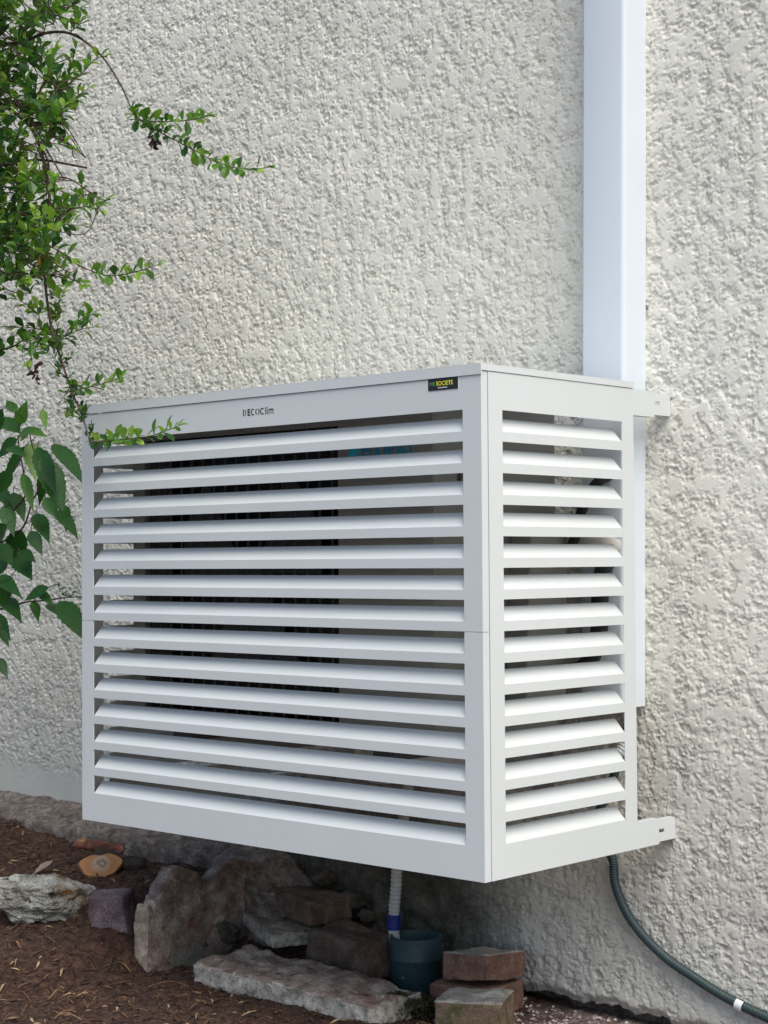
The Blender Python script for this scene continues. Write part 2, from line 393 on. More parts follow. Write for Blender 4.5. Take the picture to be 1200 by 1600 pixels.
# --- footing ledge at the left
fx = np.arange(-6, -0.86, 0.008)
prof_s = np.linspace(0, 1, 40)
def foot_fn(X, S):
    end = sstep(-0.86, -1.06, X)
    ytop = 0.56; yfront = 0.405 + 0.02 * noise2(X * 5, X * 0 + 1)
    y = np.where(S < 0.55, ytop + (yfront - ytop) * (S / 0.55), yfront - 0.02 * (S - 0.55))
    z = np.where(S < 0.55, -0.530 - 0.035 * (S / 0.55) ** 1.5, -0.565 - (S - 0.55) * 0.7)
    z = z - 0.012 * np.clip((X + 1.9) / 0.9, -1, 1.2)
    z = z - 0.10 * (1 - end)
    n = noise2(X * 14, S * 6) * 0.006 + noise2(X * 45, S * 16) * 0.005 + noise2(X * 130, S * 50) * 0.002
    crack = -0.012 * np.exp(-((S - 0.06 - 0.03 * noise2(X * 7, X * 0)) / 0.02) ** 2)
    return np.stack([X, y - n * 0.8, z + n * np.where(S < 0.6, 1, .3) + crack], -1)
me, V, Q = grid_mesh(fx, prof_s, foot_fn); Q = Q[:, ::-1]
np_mesh(me, V, Q); me.name = 'footing'; link('footing', me, M['footing'], house)

# --- ground
def ground_h(x, y):
    x = np.asarray(x, float); y = np.asarray(y, float)
    base = -0.772 - 0.02 * sstep(-0.45, -0.2, x)
    mline = 0.10 + 0.5 * (np.maximum(x, -2.0) + 1.30)
    d = y - mline
    xm = sstep(-1.00, -1.05, x)
    base = base + 0.070 * sstep(-0.34, -0.04, d) * sstep(-0.98, -1.12, x)
    th = -0.625 + 0.040 * np.clip((-x - 1.3) / 0.8, 0, 1) + 0.025 * sstep(0.2, 0.5, y)
    z = base + (th - base) * sstep(-0.02, 0.06, d) * xm
    # heap against the wall, right of the edging
    z = z + 0.085 * sstep(0.30, 0.50, y) * sstep(-0.62, -0.80, x) * sstep(-1.08, -1.0, x)
    far = np.maximum(0, np.hypot(x + .5, y) - 3)
    z = z + 0.012 * noise2(x * 3, y * 3) * (1 + far * 0.2)
    z = z + 0.006 * noise2(x * 16, y * 16) + 0.0035 * noise2(x * 45, y * 45) + 0.002 * noise2(x * 120, y * 120)
    return z
gx = np.concatenate([np.linspace(-60, -3, 60)[:-1], np.arange(-3, 0.6, 0.0055), np.linspace(0.6, 60, 90)[1:]])
gy = np.concatenate([np.linspace(-60, -0.9, 90)[:-1], np.arange(-0.9, 0.64, 0.0055), np.linspace(0.64, 40, 40)[1:]])
me, V, Q = grid_mesh(gx, gy, lambda X, Y: np.stack([X, Y, ground_h(X, Y)], -1))
np_mesh(me, V, Q); me.name = 'ground'
tag(link('ground', me, M['soil']), 'reddish brown garden soil sloping below the wall', kind='structure')

def leaf(mb, p, d, up, L, W, curl=0.3, tone=0.5, prof=None, fold=0.25):
    """one leaf: a curved, slightly folded blade"""
    p = Vector(p); d = Vector(d).normalized(); up = Vector(up)
    s = d.cross(up)
    if s.length < 1e-3: s = d.cross(Vector((1, 0, 0)))
    s.normalize(); n = s.cross(d)
    prof = prof or [(0, 0.06), (0.25, 0.55), (0.55, 1.0), (0.8, 0.85), (1.0, 0.12)]
    vs = []
    for (q, wd) in prof:
        c = p + d * (q * L) - n * (curl * L * q * q)
        h = n * (fold * W * 0.5 * wd)
        vs += [c - s * (W / 2 * wd) + h, c, c + s * (W / 2 * wd) + h]
    fs = []
    for k in range(len(prof) - 1):
        for j in (0, 1): fs.append((3 * k + j, 3 * k + j + 1, 3 * k + j + 4, 3 * k + j + 3))
    mb.raw(vs, fs, tone)

# --- litter on the soil
rnd = random.Random(11)
mb = MB()
n = 0
while n < 30000:
    x = rnd.uniform(-2.4, 0.25); y = rnd.uniform(-0.75, 0.52)
    if x > -0.35 and rnd.random() < 0.85: continue
    n += 1
    z = float(ground_h(x, y)) + 0.002
    an = rnd.uniform(0, 6.28); L = rnd.choice([0.003, 0.003, 0.004, 0.004, 0.005, 0.006, 0.008, 0.010, 0.014, 0.018, 0.03]) * rnd.uniform(0.7, 1.3)
    W = min(L * rnd.choice([0.15, 0.3, 0.5]), 0.005)
    tn = min(1, max(0, rnd.gauss(0.45, 0.2)))
    if rnd.random() < 0.08: tn = rnd.uniform(0.85, 1.0)
    leaf(mb, (x, y, z), (math.cos(an), math.sin(an), rnd.uniform(-0.15, 0.55)), (rnd.uniform(-.6, .6), rnd.uniform(-.6, .6), 1), L, W, rnd.uniform(0, 0.8), tn,
         prof=[(0, 0.3), (0.5, 1), (1, 0.3)])
for k in range(30):                                                       # dry stalks
    x = rnd.uniform(-1.9, -0.5); y = rnd.uniform(-0.5, 0.3)
    if rnd.random() < 0.35: x, y = rnd.gauss(-0.97, 0.07), rnd.gauss(-0.20, 0.07)
    an = rnd.uniform(0, 6.28); L = rnd.uniform(0.03, 0.09); z = float(ground_h(x, y)) + 0.004
    pts = [(x + math.cos(an) * L * q, y + math.sin(an) * L * q, z + 0.012 * math.sin(3.1 * q) + rnd.uniform(0, 0.004)) for q in (0, .25, .5, .75, 1)]
    mb.tube(pts, 0.0009, 4, tone=rnd.uniform(0.55, 0.95))
tag(mb.build('leaf_litter', M['litter'], tone=True), 'dry bark chips, needles and stalks scattered over the soil', kind='stuff')
# gravel by the base of the wall
mb = MB()
for k in range(2600):
    x = rnd.uniform(-0.36, 0.5); y = rnd.uniform(0.1, 0.54); r = rnd.uniform(0.002, 0.006)
    z = float(ground_h(x, y)) + r * 0.3
    bm_v = []
    for (a_, b_, c_) in ((1, 0, 0), (0, 1, 0), (-1, 0, 0), (0, -1, 0), (0, 0, 1), (0, 0, -1)):
        bm_v.append((x + a_ * r * rnd.uniform(.6, 1.3), y + b_ * r * rnd.uniform(.6, 1.3), z + c_ * r * rnd.uniform(.4, .9)))
    mb.raw(bm_v, [(0, 1, 4), (1, 2, 4), (2, 3, 4), (3, 0, 4), (1, 0, 5), (2, 1, 5), (3, 2, 5), (0, 3, 5)], rnd.uniform(0.3, 1))
M['gravel'] = leafy('gravel_bits', [(0, (0.10, 0.06, 0.055)), (0.6, (0.30, 0.22, 0.20)), (1, (0.60, 0.54, 0.50))], 0.9, 0.0)
tag(mb.build('gravel', M['gravel'], tone=True), 'pinkish gravel and crumbs at the foot of the wall', kind='stuff')

# ================================================================ COVER
P_ = 0.049457; Z0 = 0.28685; ZOB = -0.38984; OH = (Z0 - 13 * P_) - ZOB
XL, XOL, XOR_ = -1.0045, -0.9689, -0.0372
YOL, YOR, YE, YWG, YEX = 0.0513, 0.3764, 0.4105, 0.4759, 0.5290
ZT, ZB, ZLB, ZPT, ZLS, ZPS = 0.3569, -0.4434, 0.3398, 0.3388, 0.3463, 0.3452
T = 0.0015; D = 0.020; H = 0.0222
ZSEAM = Z0 - 7 * P_
cover = empty('air_conditioner_cover', (-0.5, 0.2, ZB), 'white louvred metal cover box hung on the rendered wall', 'cover')

def louvre_panel(name, a0, a1, o0, o1, zb, zt, ks, mapf, extra=None, outline=None):
    """sheet with openings, one sloping blade and two folded jambs per opening; mapf(a, z, depth)"""
    tops = [Z0 - k * P_ for k in ks]
    zs_ = {zb, zt}
    for t_ in tops: zs_ |= {min(t_, zt), t_ - OH}
    as_ = {a0, a1, o0, o1}
    if outline: 
        for (x0, x1, zz0, zz1) in outline: as_ |= {x0, x1}; zs_ |= {zz0, zz1}
    as_ = sorted(as_); zs_ = sorted(zs_)
    def skip(a, z):
        if o0 < a < o1 and any(t_ - OH < z < t_ for t_ in tops): return True
        if outline and a > a1: return True
        if outline and a > YE and not any(x0 < a < x1 and zz0 < z < zz1 for (x0, x1, zz0, zz1) in outline): return True
        return False
    mb = MB()
    vs, fs = sheet(0, as_, zs_, skip, T, mapf); mb.raw(vs, fs)
    for t_ in tops:
        z0 = t_ - OH
        # blade with a small rounded bend at the bottom
        pr = [(0.0002, z0 - 0.0012), (0.0003, z0 - 0.0002), (0.0012, z0 + 0.0009), (D, z0 + H), (D + 0.0011, z0 + H - 0.0011), (0.0022, z0 - 0.0013)]
        nn = len(pr); v = []
        for aa in (o0 + 0.0017, o1 - 0.0017): v += [mapf(aa, z, dd) for (dd, z) in pr]
        mb.raw(v, [tuple(range(nn)), tuple(range(2 * nn - 1, nn - 1, -1))] + [(i, i + nn, (i + 1) % nn + nn, (i + 1) % nn) for i in range(nn)])
    if extra: extra(mb)
    return mb.build(name, M['cover'], cover)

front = lambda a, z, dpt: (a, dpt, z)
def corner_up(mb):
    mb.box(-T, 0, T + 0.0001, 0.0155, ZSEAM + 0.0004, ZPS); mb.box(XL, XL + T, T + 0.0001, 0.0155, ZSEAM + 0.0004, ZPS)
def corner_dn(mb):
    mb.box(-T, 0, T + 0.0001, 0.0155, ZB, ZSEAM - 0.0004); mb.box(XL, XL + T, T + 0.0001, 0.0155, ZB, ZSEAM - 0.0004)
    mb.box(XL + 0.002, -0.002, T + 0.0001, 0.02, ZB, ZB + T)
louvre_panel('upper_front_panel', XL, 0.0, XOL, XOR_, ZSEAM + 0.0004, ZPT, range(0, 7), front, corner_up)
louvre_panel('lower_front_panel', XL, 0.0, XOL, XOR_, ZB, ZSEAM - 0.0004, range(7, 14), front, corner_dn)
ZW1, ZW0 = 0.3452, 0.3000; ZV1, ZV0 = -0.3990, ZB
outl = [(YE, YWG, ZW0, ZPS), (YE, YWG, ZV0, ZV1)]
for sgn, xo, nm in ((1, 0.0008, 'r'), (-1, XL - 0.0008, 'l')):
    mp = (lambda a, z, dpt, xo=xo, sgn=sgn: (xo - sgn * dpt, a, z))
    def wing(mb, xo=xo, sgn=sgn):
        a_, b_ = sorted((xo - sgn * (T + 0.0001), xo - sgn * 0.016))
        mb.box(a_, b_, YE + 0.001, YWG, ZW1 - T, ZW1); mb.box(a_, b_, YE + 0.001, YWG, ZV1 - T, ZV1)
        mb.box(a_, b_, YE + 0.001, YWG, ZW0, ZW0 + T)
        mb.box(a_, b_, 0.02, YWG, ZB, ZB + T)
        mb.box(a_, b_, YE - T, YE, ZV1 + 0.001, ZW0 - 0.001)
    louvre_panel('side_panel', 0.0168, YWG, YOL, YOR, ZB, ZPS, range(0, 14), mp, wing, outl)
# telescopic wall tabs
for sgn, xo in ((1, -0.0012), (-1, XL + 0.0012)):
    for (z0, z1, hz) in ((0.3045, 0.3415, 0.3255), (-0.4400, -0.4025, -0.4215)):
        mb = MB()
        ys_ = [0.43, 0.4775, 0.481, 0.4915, 0.495, 0.4985, YEX]
        zz = [z0, hz - 0.003, hz + 0.0030, z1]
        mp = (lambda a, z, dpt, xo=xo, sgn=sgn: (xo - sgn * dpt, a, z))
        vs, fs = sheet(0, ys_, zz, lambda a, z: hz - 0.003 < z < hz + 0.003 and (0.4775 < a < 0.495), T, mp)
        mb.raw(vs, fs)
        a_, b_ = sorted((xo - sgn * (T + 0.0001), xo - sgn * 0.014))
        mb.box(a_, b_, 0.43, YEX, z1 - T, z1); mb.box(a_, b_, 0.43, YEX, z0, z0 + T)
        mb.box(a_, b_, YEX - T, YEX, z0 + T + 0.0001, z1 - T - 0.0001)
        mb.build('wall_tab', M['cover'], cover)
# lid
mb = MB(); e = 0.0022
mb.box(XL - e, e, -e, YE + 0.002, ZT - T, ZT)
mb.box(XL - e, e, -e, -e + T, ZLB, ZT - T - 0.0001)
mb.box(XL - e, e, YE + 0.002 - T, YE + 0.002, ZLS, ZT - T - 0.0001)
mb.box(e - T, e, -e + T + 0.0001, YE + 0.0019 - T, ZLS, ZT - T - 0.0001)
mb.box(XL - e, XL - e + T, -e + T + 0.0001, YE + 0.0019 - T, ZLS, ZT - T - 0.0001)
mb.build('lid', M['cover'], cover)

def text_mesh(name, body, mat_, parent, origin, ux, uz, width=None, height=None, th=0.0003, shear=0, weight=0.0):
    cu = bpy.data.curves.new(name, 'FONT'); cu.body = body; cu.size = 1; cu.offset = weight; cu.shear = shear
    cu.fill_mode = 'BOTH'; cu.resolution_u = 4
    o = bpy.data.objects.new('tmp', cu); COL.objects.link(o)
    bpy.context.view_layer.update()
    dg = bpy.context.evaluated_depsgraph_get(); me = bpy.data.meshes.new_from_object(o.evaluated_get(dg))
    bpy.data.objects.remove(o); bpy.data.curves.remove(cu)
    co = np.array([v.co[:] for v in me.vertices]); mn = co.min(0); mx = co.max(0)
    sx = width / (mx[0] - mn[0]); sy = height / (mx[1] - mn[1])
    ux = np.array(ux, float); uz = np.array(uz, float); nrm = np.cross(ux, uz)
    for v, c in zip(me.vertices, co):
        v.co = Vector(np.array(origin) + ux * (c[0] - mn[0]) * sx + uz * (c[1] - mn[1]) * sy + nrm * th)
    me.name = name
    return link(name, me, mat_, parent)

# cut-out brand lettering, stencil style
p0 = at(380, 651, 0); p1 = at(427.5, 646, 0)
def stencil(parent):
    x0, x1 = p0[0], p1[0]; zt_ = at(380, 640, 0)[2]; zb_ = at(380, 650.5, 0)[2]; h = zt_ - zb_; mb = MB()
    W_ = x1 - x0; y0, y1 = -0.0004, -0.0001; sw = h * 0.2
    def bar(xa, xb, za, zc): mb.box(x0 + xa * W_, x0 + xb * W_, y0, y1, zb_ + za * h, zb_ + zc * h)
    def arc(cx, rx, a0, a1, n=8):
        for q in range(n):
            t0 = R(a0 + (a1 - a0) * q / n); t1 = R(a0 + (a1 - a0) * (q + 1) / n)
            ro, ri = 1, 0.62
            cz = zb_ + h / 2; X = x0 + cx * W_
            f = lambda rr, tt: (X + rx * W_ * rr * math.cos(tt), cz + h / 2 * (1.0 if rr == 1 else 0.68) * math.sin(tt))
            a, b, c, d = f(ro, t0), f(ro, t1), f(ri, t1), f(ri, t0)
            mb.prism([a, b, c, d], 1, y0, y1)
    bar(0.0, 0.028, 0, 1); arc(0.045, 0.055, -68, 68)                     # D
    for z in (0, 0.41, 0.8): bar(0.15, 0.235, z, z + 0.2)                  # E
    bar(0.15, 0.18, 0.2, 0.8)
    arc(0.325, 0.065, 55, 305, 12)                                         # C
    arc(0.475, 0.068, 115, 245); arc(0.475, 0.068, -65, 65)                # O
    arc(0.64, 0.075, 50, 310, 12)                                          # C
    bar(0.735, 0.757, 0, 1.08); bar(0.785, 0.807, 0, 0.72); bar(0.785, 0.807, 0.86, 1.05)
    bar(0.84, 0.862, 0, 0.74); bar(0.862, 0.98, 0.60, 0.76); bar(0.91, 0.93, 0, 0.62); bar(0.975, 0.998, 0, 0.72)
    return mb.build('cut_out_lettering', M['ink'], parent)
stencil(cover)
# sticker
s00 = at(669.5, 611.5, 0); s11 = at(716, 588.5, 0)
sx0, sx1 = s00[0], s11[0]; sz0 = s00[2]; sz1 = sz0 + 0.0205
def rrect(x0, x1, z0, z1, r, n=5):
    pts = []
    for (cx, cz, a0) in ((x1 - r, z0 + r, -90), (x1 - r, z1 - r, 0), (x0 + r, z1 - r, 90), (x0 + r, z0 + r, 180)):
        for k in range(n + 1):
            a = R(a0 + 90 * k / n); pts.append((cx + r * math.cos(a), cz + r * math.sin(a)))
    return pts
mb = MB(); mb.prism(rrect(sx0, sx1, sz0, sz1, 0.002), 1, -0.0009, -0.0001)
plate = mb.build('sticker', M['ink'], cover)
mb = MB(); mb.prism(rrect(sx0 - .0006, sx1 + .0006, sz0 - .0006, sz1 + .0006, 0.0024), 1, -0.0005, -0.00005)
mb.build('sticker_border', M['white'], plate)
Wd = sx1 - sx0; Hd = sz1 - sz0
text_mesh('lettering', 'MB', M['green'], plate, (sx0 + 0.06 * Wd, -0.0010, sz0 + 0.36 * Hd), (1, 0, 0), (0, 0, 1), 0.18 * Wd, 0.30 * Hd, weight=0.02)
text_mesh('lettering', 'SOCIETE', M['yellow'], plate, (sx0 + 0.28 * Wd, -0.0010, sz0 + 0.36 * Hd), (1, 0, 0), (0, 0, 1), 0.56 * Wd, 0.34 * Hd, weight=0.02)
mb = MB()
for k in range(9): mb.box(sx0 + (0.34 + 0.035 * k) * Wd, sx0 + (0.36 + 0.035 * k) * Wd, -0.0012, -0.00095, sz0 + 0.15 * Hd, sz0 + 0.24 * Hd)
mb.build('small_print', M['white'], plate)

# ================================================================ OUTDOOR UNIT INSIDE
AX0, AX1, AY0, AY1, AZ0, AZ1 = -0.953, -0.174, 0.085, 0.418, -0.262, 0.322
ac = empty('air_conditioner', (-0.56, 0.23, AZ0), 'outdoor air conditioning unit inside the white louvred cover', 'air conditioner')
gx0, gx1, gz0, gz1 = AX0 + 0.035, at(528, 720, AY0)[0], AZ0 + 0.035, AZ1 - 0.035
mb = MB()
vs, fs = sheet(0, [AX0, gx0, gx1, AX1], [AZ0, gz0, gz1, AZ1], lambda a, z: gx0 < a < gx1 and gz0 < z < gz1, 0.012, lambda a, z, d_: (a, AY0 + d_, z))
mb.raw(vs, fs)
mb.box(AX0, AX0 + 0.004, AY0 + 0.0121, AY1 - 0.0041, AZ0, AZ1); mb.box(AX1 - 0.004, AX1, AY0 + 0.0121, AY1 - 0.0041, AZ0, AZ1)
mb.box(AX0, AX1, AY1 - 0.004, AY1, AZ0, AZ1)
mb.box(AX0 + 0.0041, AX1 - 0.0041, AY0 + 0.0121, AY1 - 0.0041, AZ1 - 0.004, AZ1); mb.box(AX0 + 0.0041, AX1 - 0.0041, AY0 + 0.0121, AY1 - 0.0041, AZ0, AZ0 + 0.004)
mb.build('cabinet', M['acw'], ac)
mb = MB()
mb.box(gx0 - 0.004, gx1 + 0.004, AY0 + 0.07, AY0 + 0.074, gz0 - 0.004, gz1 + 0.004)
mb.build('fan_recess', M['black'], ac)
mb = MB()
nb = 17
for k in range(nb):
    x = gx0 + (gx1 - gx0) * (k + 0.5) / nb
    mb.box(x - 0.0012, x + 0.0012, AY0 - 0.0002, AY0 + 0.004, gz0, gz1)
for k in range(20):
    z = gz0 + (gz1 - gz0) * (k + 0.5) / 20
    mb.box(gx0, gx1, AY0 + 0.0042, AY0 + 0.008, z - 0.0015, z + 0.0015)
mb.build('fan_grille', M['dgrey'], ac)
mb = MB(); fcx, fcz = (gx0 + gx1) / 2, (gz0 + gz1) / 2
mb.tube([(fcx, AY0 + 0.02, fcz), (fcx, AY0 + 0.05, fcz)], 0.05, 24)
for k in range(3):
    pts = []
    for q in range(7):
        a_ = R(120 * k + q * 11)
        pts.append((a_, q))
    for q in range(6):
        a0_, a1_ = pts[q][0], pts[q + 1][0]; y0_, y1_ = AY0 + 0.02 + 0.005 * q, AY0 + 0.02 + 0.005 * (q + 1)
        mb.raw([(fcx + 0.045 * math.cos(a0_), y0_, fcz + 0.045 * math.sin(a0_)), (fcx + 0.2 * math.cos(a0_), y0_, fcz + 0.2 * math.sin(a0_)),
                (fcx + 0.2 * math.cos(a1_), y1_, fcz + 0.2 * math.sin(a1_)), (fcx + 0.045 * math.cos(a1_), y1_, fcz + 0.045 * math.sin(a1_))], [(0, 1, 2, 3)])
mb.build('fan', M['dgrey'], ac)
# maker's lettering on the cabinet front
lz1 = at(590, 699, AY0)[2]; lx0 = at(566, 706, AY0)[0]; lx1 = at(643, 706, AY0)[0]; lh = 0.026
text_mesh('lettering', 'DAIKIN', M['blue_logo'], ac, (lx0, AY0 - 0.0004, lz1 - lh), (1, 0, 0), (0, 0, 1), lx1 - lx0, lh, weight=0.035)
mb = MB(); tx0 = at(545, 706, AY0)[0]; tx1 = at(563, 706, AY0)[0]
mb.prism([(tx0, lz1 - lh), (tx1, lz1), (tx0, lz1)], 1, AY0 - 0.0006, AY0 - 0.0001)
mb.prism([(tx0 + 0.006, lz1 - lh), (tx1, lz1 - lh), (tx1, lz1 - 0.005)], 1, AY0 - 0.0006, AY0 - 0.0001)
mb.build('emblem', M['cyan_logo'], ac)
# valve cover, handle recess, feet on the pipe side
mb = MB(); mb.prism([(0.27, -0.20), (0.385, -0.20), (0.395, 0.11), (0.385, 0.13), (0.29, 0.13)], 0, AX1 + 0.0002, AX1 + 0.045)
mb.build('valve_cover', M['acw'], ac, bevel=0.003)
mb = MB(); mb.box(AX1 + 0.0002, AX1 + 0.004, 0.15, 0.25, 0.17, 0.20); mb.build('handle', M['dgrey'], ac)
for x in (AX0 + 0.12, AX1 - 0.14):
    mb = MB(); mb.box(x, x + 0.05, AY0 + 0.0, AY1 + 0.02, AZ0 - 0.022, AZ0 - 0.0005); mb.build('foot', M['dgrey'], ac)
# wall brackets carrying the unit
for i, x in enumerate((AX0 + 0.125, AX1 - 0.135)):
    br = empty('wall_bracket', (x + 0.02, YW - 0.01, AZ0 - 0.05), 'white steel bracket under the %s end of the outdoor unit, inside the louvred cover' % ('left' if i == 0 else 'right'), 'bracket', 'brackets carrying the outdoor unit')
    mb = MB(); mb.box(x, x + 0.04, 0.07, YW - 0.008, AZ0 - 0.060, AZ0 - 0.0235); mb.build('arm', M['steel'], br)
    mb = MB(); mb.box(x - 0.001, x + 0.041, YW - 0.0078, YW - 0.003, AZ0 - 0.15, AZ0 + 0.25); mb.build('wall_plate', M['steel'], br)

def spline(pts, n=12):
    pts = [Vector(p) for p in pts]; out = []
    P2 = [pts[0] * 2 - pts[1]] + pts + [pts[-1] * 2 - pts[-2]]
    for i in range(1, len(P2) - 2):
        a, b, c, d = P2[i - 1:i + 3]
        for k in range(n):
            t_ = k / n
            out.append(0.5 * ((2 * b) + (c - a) * t_ + (2 * a - 5 * b + 4 * c - d) * t_ ** 2 + (3 * b - a - 3 * c + d) * t_ ** 3))
    out.append(pts[-1]); return out
def even(pts, step):
    out = [pts[0]]; acc = 0
    for a, b in zip(pts, pts[1:]):
        L = (b - a).length; 
        while acc + L >= step and L > 0:
            t_ = (step - acc) / L; a = a + (b - a) * t_; out.append(a); L = (b - a).length; acc = 0
        acc += L
    return out
def corrugated(name, pts, r, pitch, depth, mt, parent=None, seg=14):
    q = 4
    ps = even(spline(pts), pitch / q)
    rad = [r - depth * (0.5 - 0.5 * math.cos(2 * math.pi * (i % q) / q)) ** 0.7 for i in range(len(ps))]
    mb = MB(); mb.tube(ps, rad, seg); return mb.build(name, mt, parent, smooth=True)

# ================================================================ TRUNKING, PIPES
TX0, TX1, TY0 = -0.1535, -0.0625, 0.463; LEAN = 0.015
tr = empty('pipe_trunking', (-0.1, YW, -0.211), 'white plastic trunking running up the wall behind the louvred cover', 'trunking')
mb = MB(); r = 0.009
prof = [(TX0, 0.5305), (TX0, TY0 + 0.003)] + [(TX0 + 0.003 - 0.003 * math.cos(R(a_)), TY0 + 0.003 - 0.003 * math.sin(R(a_))) for a_ in (30, 60, 90)]
prof += [(TX1 - r + r * math.sin(R(a_)), TY0 + r - r * math.cos(R(a_))) for a_ in (0, 15, 30, 45, 60, 75, 90)] + [(TX1, 0.5305)]
inner = [(min(max(x, TX0 + 0.0015), TX1 - 0.0015), max(y, TY0 + 0.0015)) for (x, y) in reversed(prof)]
n_ = len(prof)
vs = []
for z in (-0.211, 3.4):
    for p in prof: vs.append((p[0] + LEAN * (z + 0.211), p[1], z))
    for p in reversed(inner): vs.append((p[0] + LEAN * (z + 0.211), p[1], z))
fs = []
for i in range(n_ - 1):
    fs.append((i, i + 1, 2 * n_ + i + 1, 2 * n_ + i)); fs.append((n_ + i + 1, n_ + i, 3 * n_ + i, 3 * n_ + i + 1))
    fs.append((i + 1, i, n_ + i, n_ + i + 1)); fs.append((2 * n_ + i, 2 * n_ + i + 1, 3 * n_ + i + 1, 3 * n_ + i))
for i in (0, n_ - 1): fs.append((i, n_ + i, 3 * n_ + i, 2 * n_ + i))
mb.raw(vs, fs); mb.build('trunking_cover', M['pvc'], tr, angle=40)
mb = MB(); mb.box(TX0 + 0.002, TX1 - 0.002, 0.524, 0.5303, -0.2105, 3.4)
mb.v = [(x + LEAN * (z + 0.211), y, z) for (x, y, z) in mb.v]
mb.build('base_strip', M['pvc'], tr)

def pipe(name, label, pts, r, mt, cat='pipe'):
    mb = MB(); mb.tube(spline(pts), r, 14); o = mb.build(name, mt, None, smooth=True); return tag(o, label, cat)
def side_pts(L_): return [tuple(at(u, v, y)) for (u, v, y) in L_]
pipe('insulated_pipe', 'thick black insulated pipe dropping in front of the trunking behind the side louvres',
     side_pts([(951, 872, .455), (943, 890, .435), (938, 920, .43), (937, 960, .43), (934, 1000, .425), (915, 1040, .405), (880, 1052, .37), (850, 1052, .33)]), 0.0155, M['foam'])
pipe('power_cable', 'black cable looping out of the trunking behind the upper side louvres',
     side_pts([(952, 742, .46), (938, 750, .44), (925, 765, .43), (912, 790, .42), (904, 815, .41), (895, 850, .39), (880, 880, .365)]), 0.0095, M['foam'], 'cable')
pipe('foam_pipe', 'white foam covered pipe seen through the middle side louvres',
     side_pts([(915, 862, .415), (930, 852, .42), (945, 850, .43), (962, 856, .45)]), 0.0165, M['wfoam'])
tag(corrugated('drain_hose', [(-0.075, 0.50, -0.20), (-0.07, 0.490, -0.26), (-0.10, 0.46, -0.31), (-0.20, 0.42, -0.33), (-0.34, 0.36, -0.34)], 0.0115, 0.006, 0.002, M['hose']),
    'pale corrugated hose leaving the trunking behind the lower side louvres', 'hose')
# pale drain hose into the blue stub
sx, sy = -0.525, 0.430
hx = at(617, 1462, 0.42)
h_pts = [(-0.50, 0.40, -0.285)] + [tuple(at(u, v, y)) for (u, v, y) in ((622, 1345, .415), (619, 1385, .418), (616, 1420, .42), (615, 1450, .42), (618, 1475, .42))]
hose = empty('drain_hose', tuple(h_pts[-1]), 'pale corrugated hose with blue tape hanging into the blue pipe stub', 'hose')
corrugated('hose_body', h_pts, 0.0115, 0.0085, 0.0018, M['hose'], hose)
mb = MB()
tp = [Vector(at(615.6, 1428, .42)), Vector(at(615.2, 1438, .42)), Vector(at(615.2, 1452, .42))]
mb.tube(tp, 0.0135, 18); mb.build('tape', M['tape'], hose, angle=50)
# blue pipe stub
pc = at(650, 1461, 0.435)
stub = empty('pipe_stub', (pc[0], 0.435, -0.78), 'short wide blue plastic pipe standing upright by the bricks', 'pipe')
mb = MB(); seg = 40; vs = []; fs = []
ztop = pc[2]; ro, ri = 0.0495, 0.0455
rings = [(ro, -0.80), (ro, ztop - 0.046), (ro + 0.0016, ztop - 0.044), (ro + 0.0016, ztop - 0.040), (ro + 0.0010, ztop - 0.038), (ro + 0.0010, ztop - 0.001), (ro, ztop), (ri, ztop), (ri, -0.80)]
for (rr, z) in rings:
    for k in range(seg): vs.append((pc[0] + rr * math.cos(2 * math.pi * k / seg), 0.435 + rr * math.sin(2 * math.pi * k / seg), z))
for i in range(len(rings) - 1):
    for k in range(seg): fs.append((i * seg + k, i * seg + (k + 1) % seg, (i + 1) * seg + (k + 1) % seg, (i + 1) * seg + k))
mb.raw(vs, fs); mb.build('pipe_body', M['pvcpipe'], stub, angle=40)
# green-grey conduit
c_pts = [(-0.075, 0.500, -0.19), (-0.076, 0.497, -0.24), (-0.110, 0.497, -0.34), (-0.150, 0.497, -0.43)] + \
    [tuple(at(u, v, 0.519)) for (u, v) in ((956, 1340), (961, 1380), (976, 1420), (1000, 1456), (1040, 1496), (1080, 1524), (1120, 1550), (1157, 1570), (1200, 1590), (1300, 1632), (1420, 1668))]
con = empty('flexible_conduit', tuple(c_pts[8]), 'dark green grey corrugated conduit curving down the wall to the right', 'conduit')
corrugated('conduit_tube', c_pts, 0.0090, 0.0046, 0.0014, M['conduit'], con, 16)
cp = at(1157, 1569, 0.517); mb = MB()
ps = spline(c_pts); ci = min(range(len(ps)), key=lambda i: (ps[i] - Vector(cp)).length)
ax = (ps[ci + 1] - ps[ci - 1]).normalized(); yv = Vector((0, -1, 0)); sv = ax.cross(yv).normalized()
prev = None; ring = []
for k in range(13):
    a_ = R(-75 + 150 * k / 12 + 12)
    n_v = yv * math.cos(a_) + sv * math.sin(a_)
    ring.append((ps[ci] + n_v * 0.0096, ps[ci] + n_v * 0.0108))
vs = []; fs = []
for (a_, b_) in ring:
    for off in (-0.007, 0.007): vs += [a_ + ax * off, b_ + ax * off]
for k in range(12):
    o_ = 4 * k
    fs += [(o_ + 1, o_ + 5, o_ + 7, o_ + 3), (o_, o_ + 2, o_ + 6, o_ + 4), (o_, o_ + 4, o_ + 5, o_ + 1), (o_ + 2, o_ + 3, o_ + 7, o_ + 6)]
fs += [(0, 1, 3, 2), (48, 50, 51, 49)]
mb.raw(vs, fs); tag(mb.build('pipe_clip', M['white'], None), 'small white clip holding the dark conduit to the wall', 'clip')

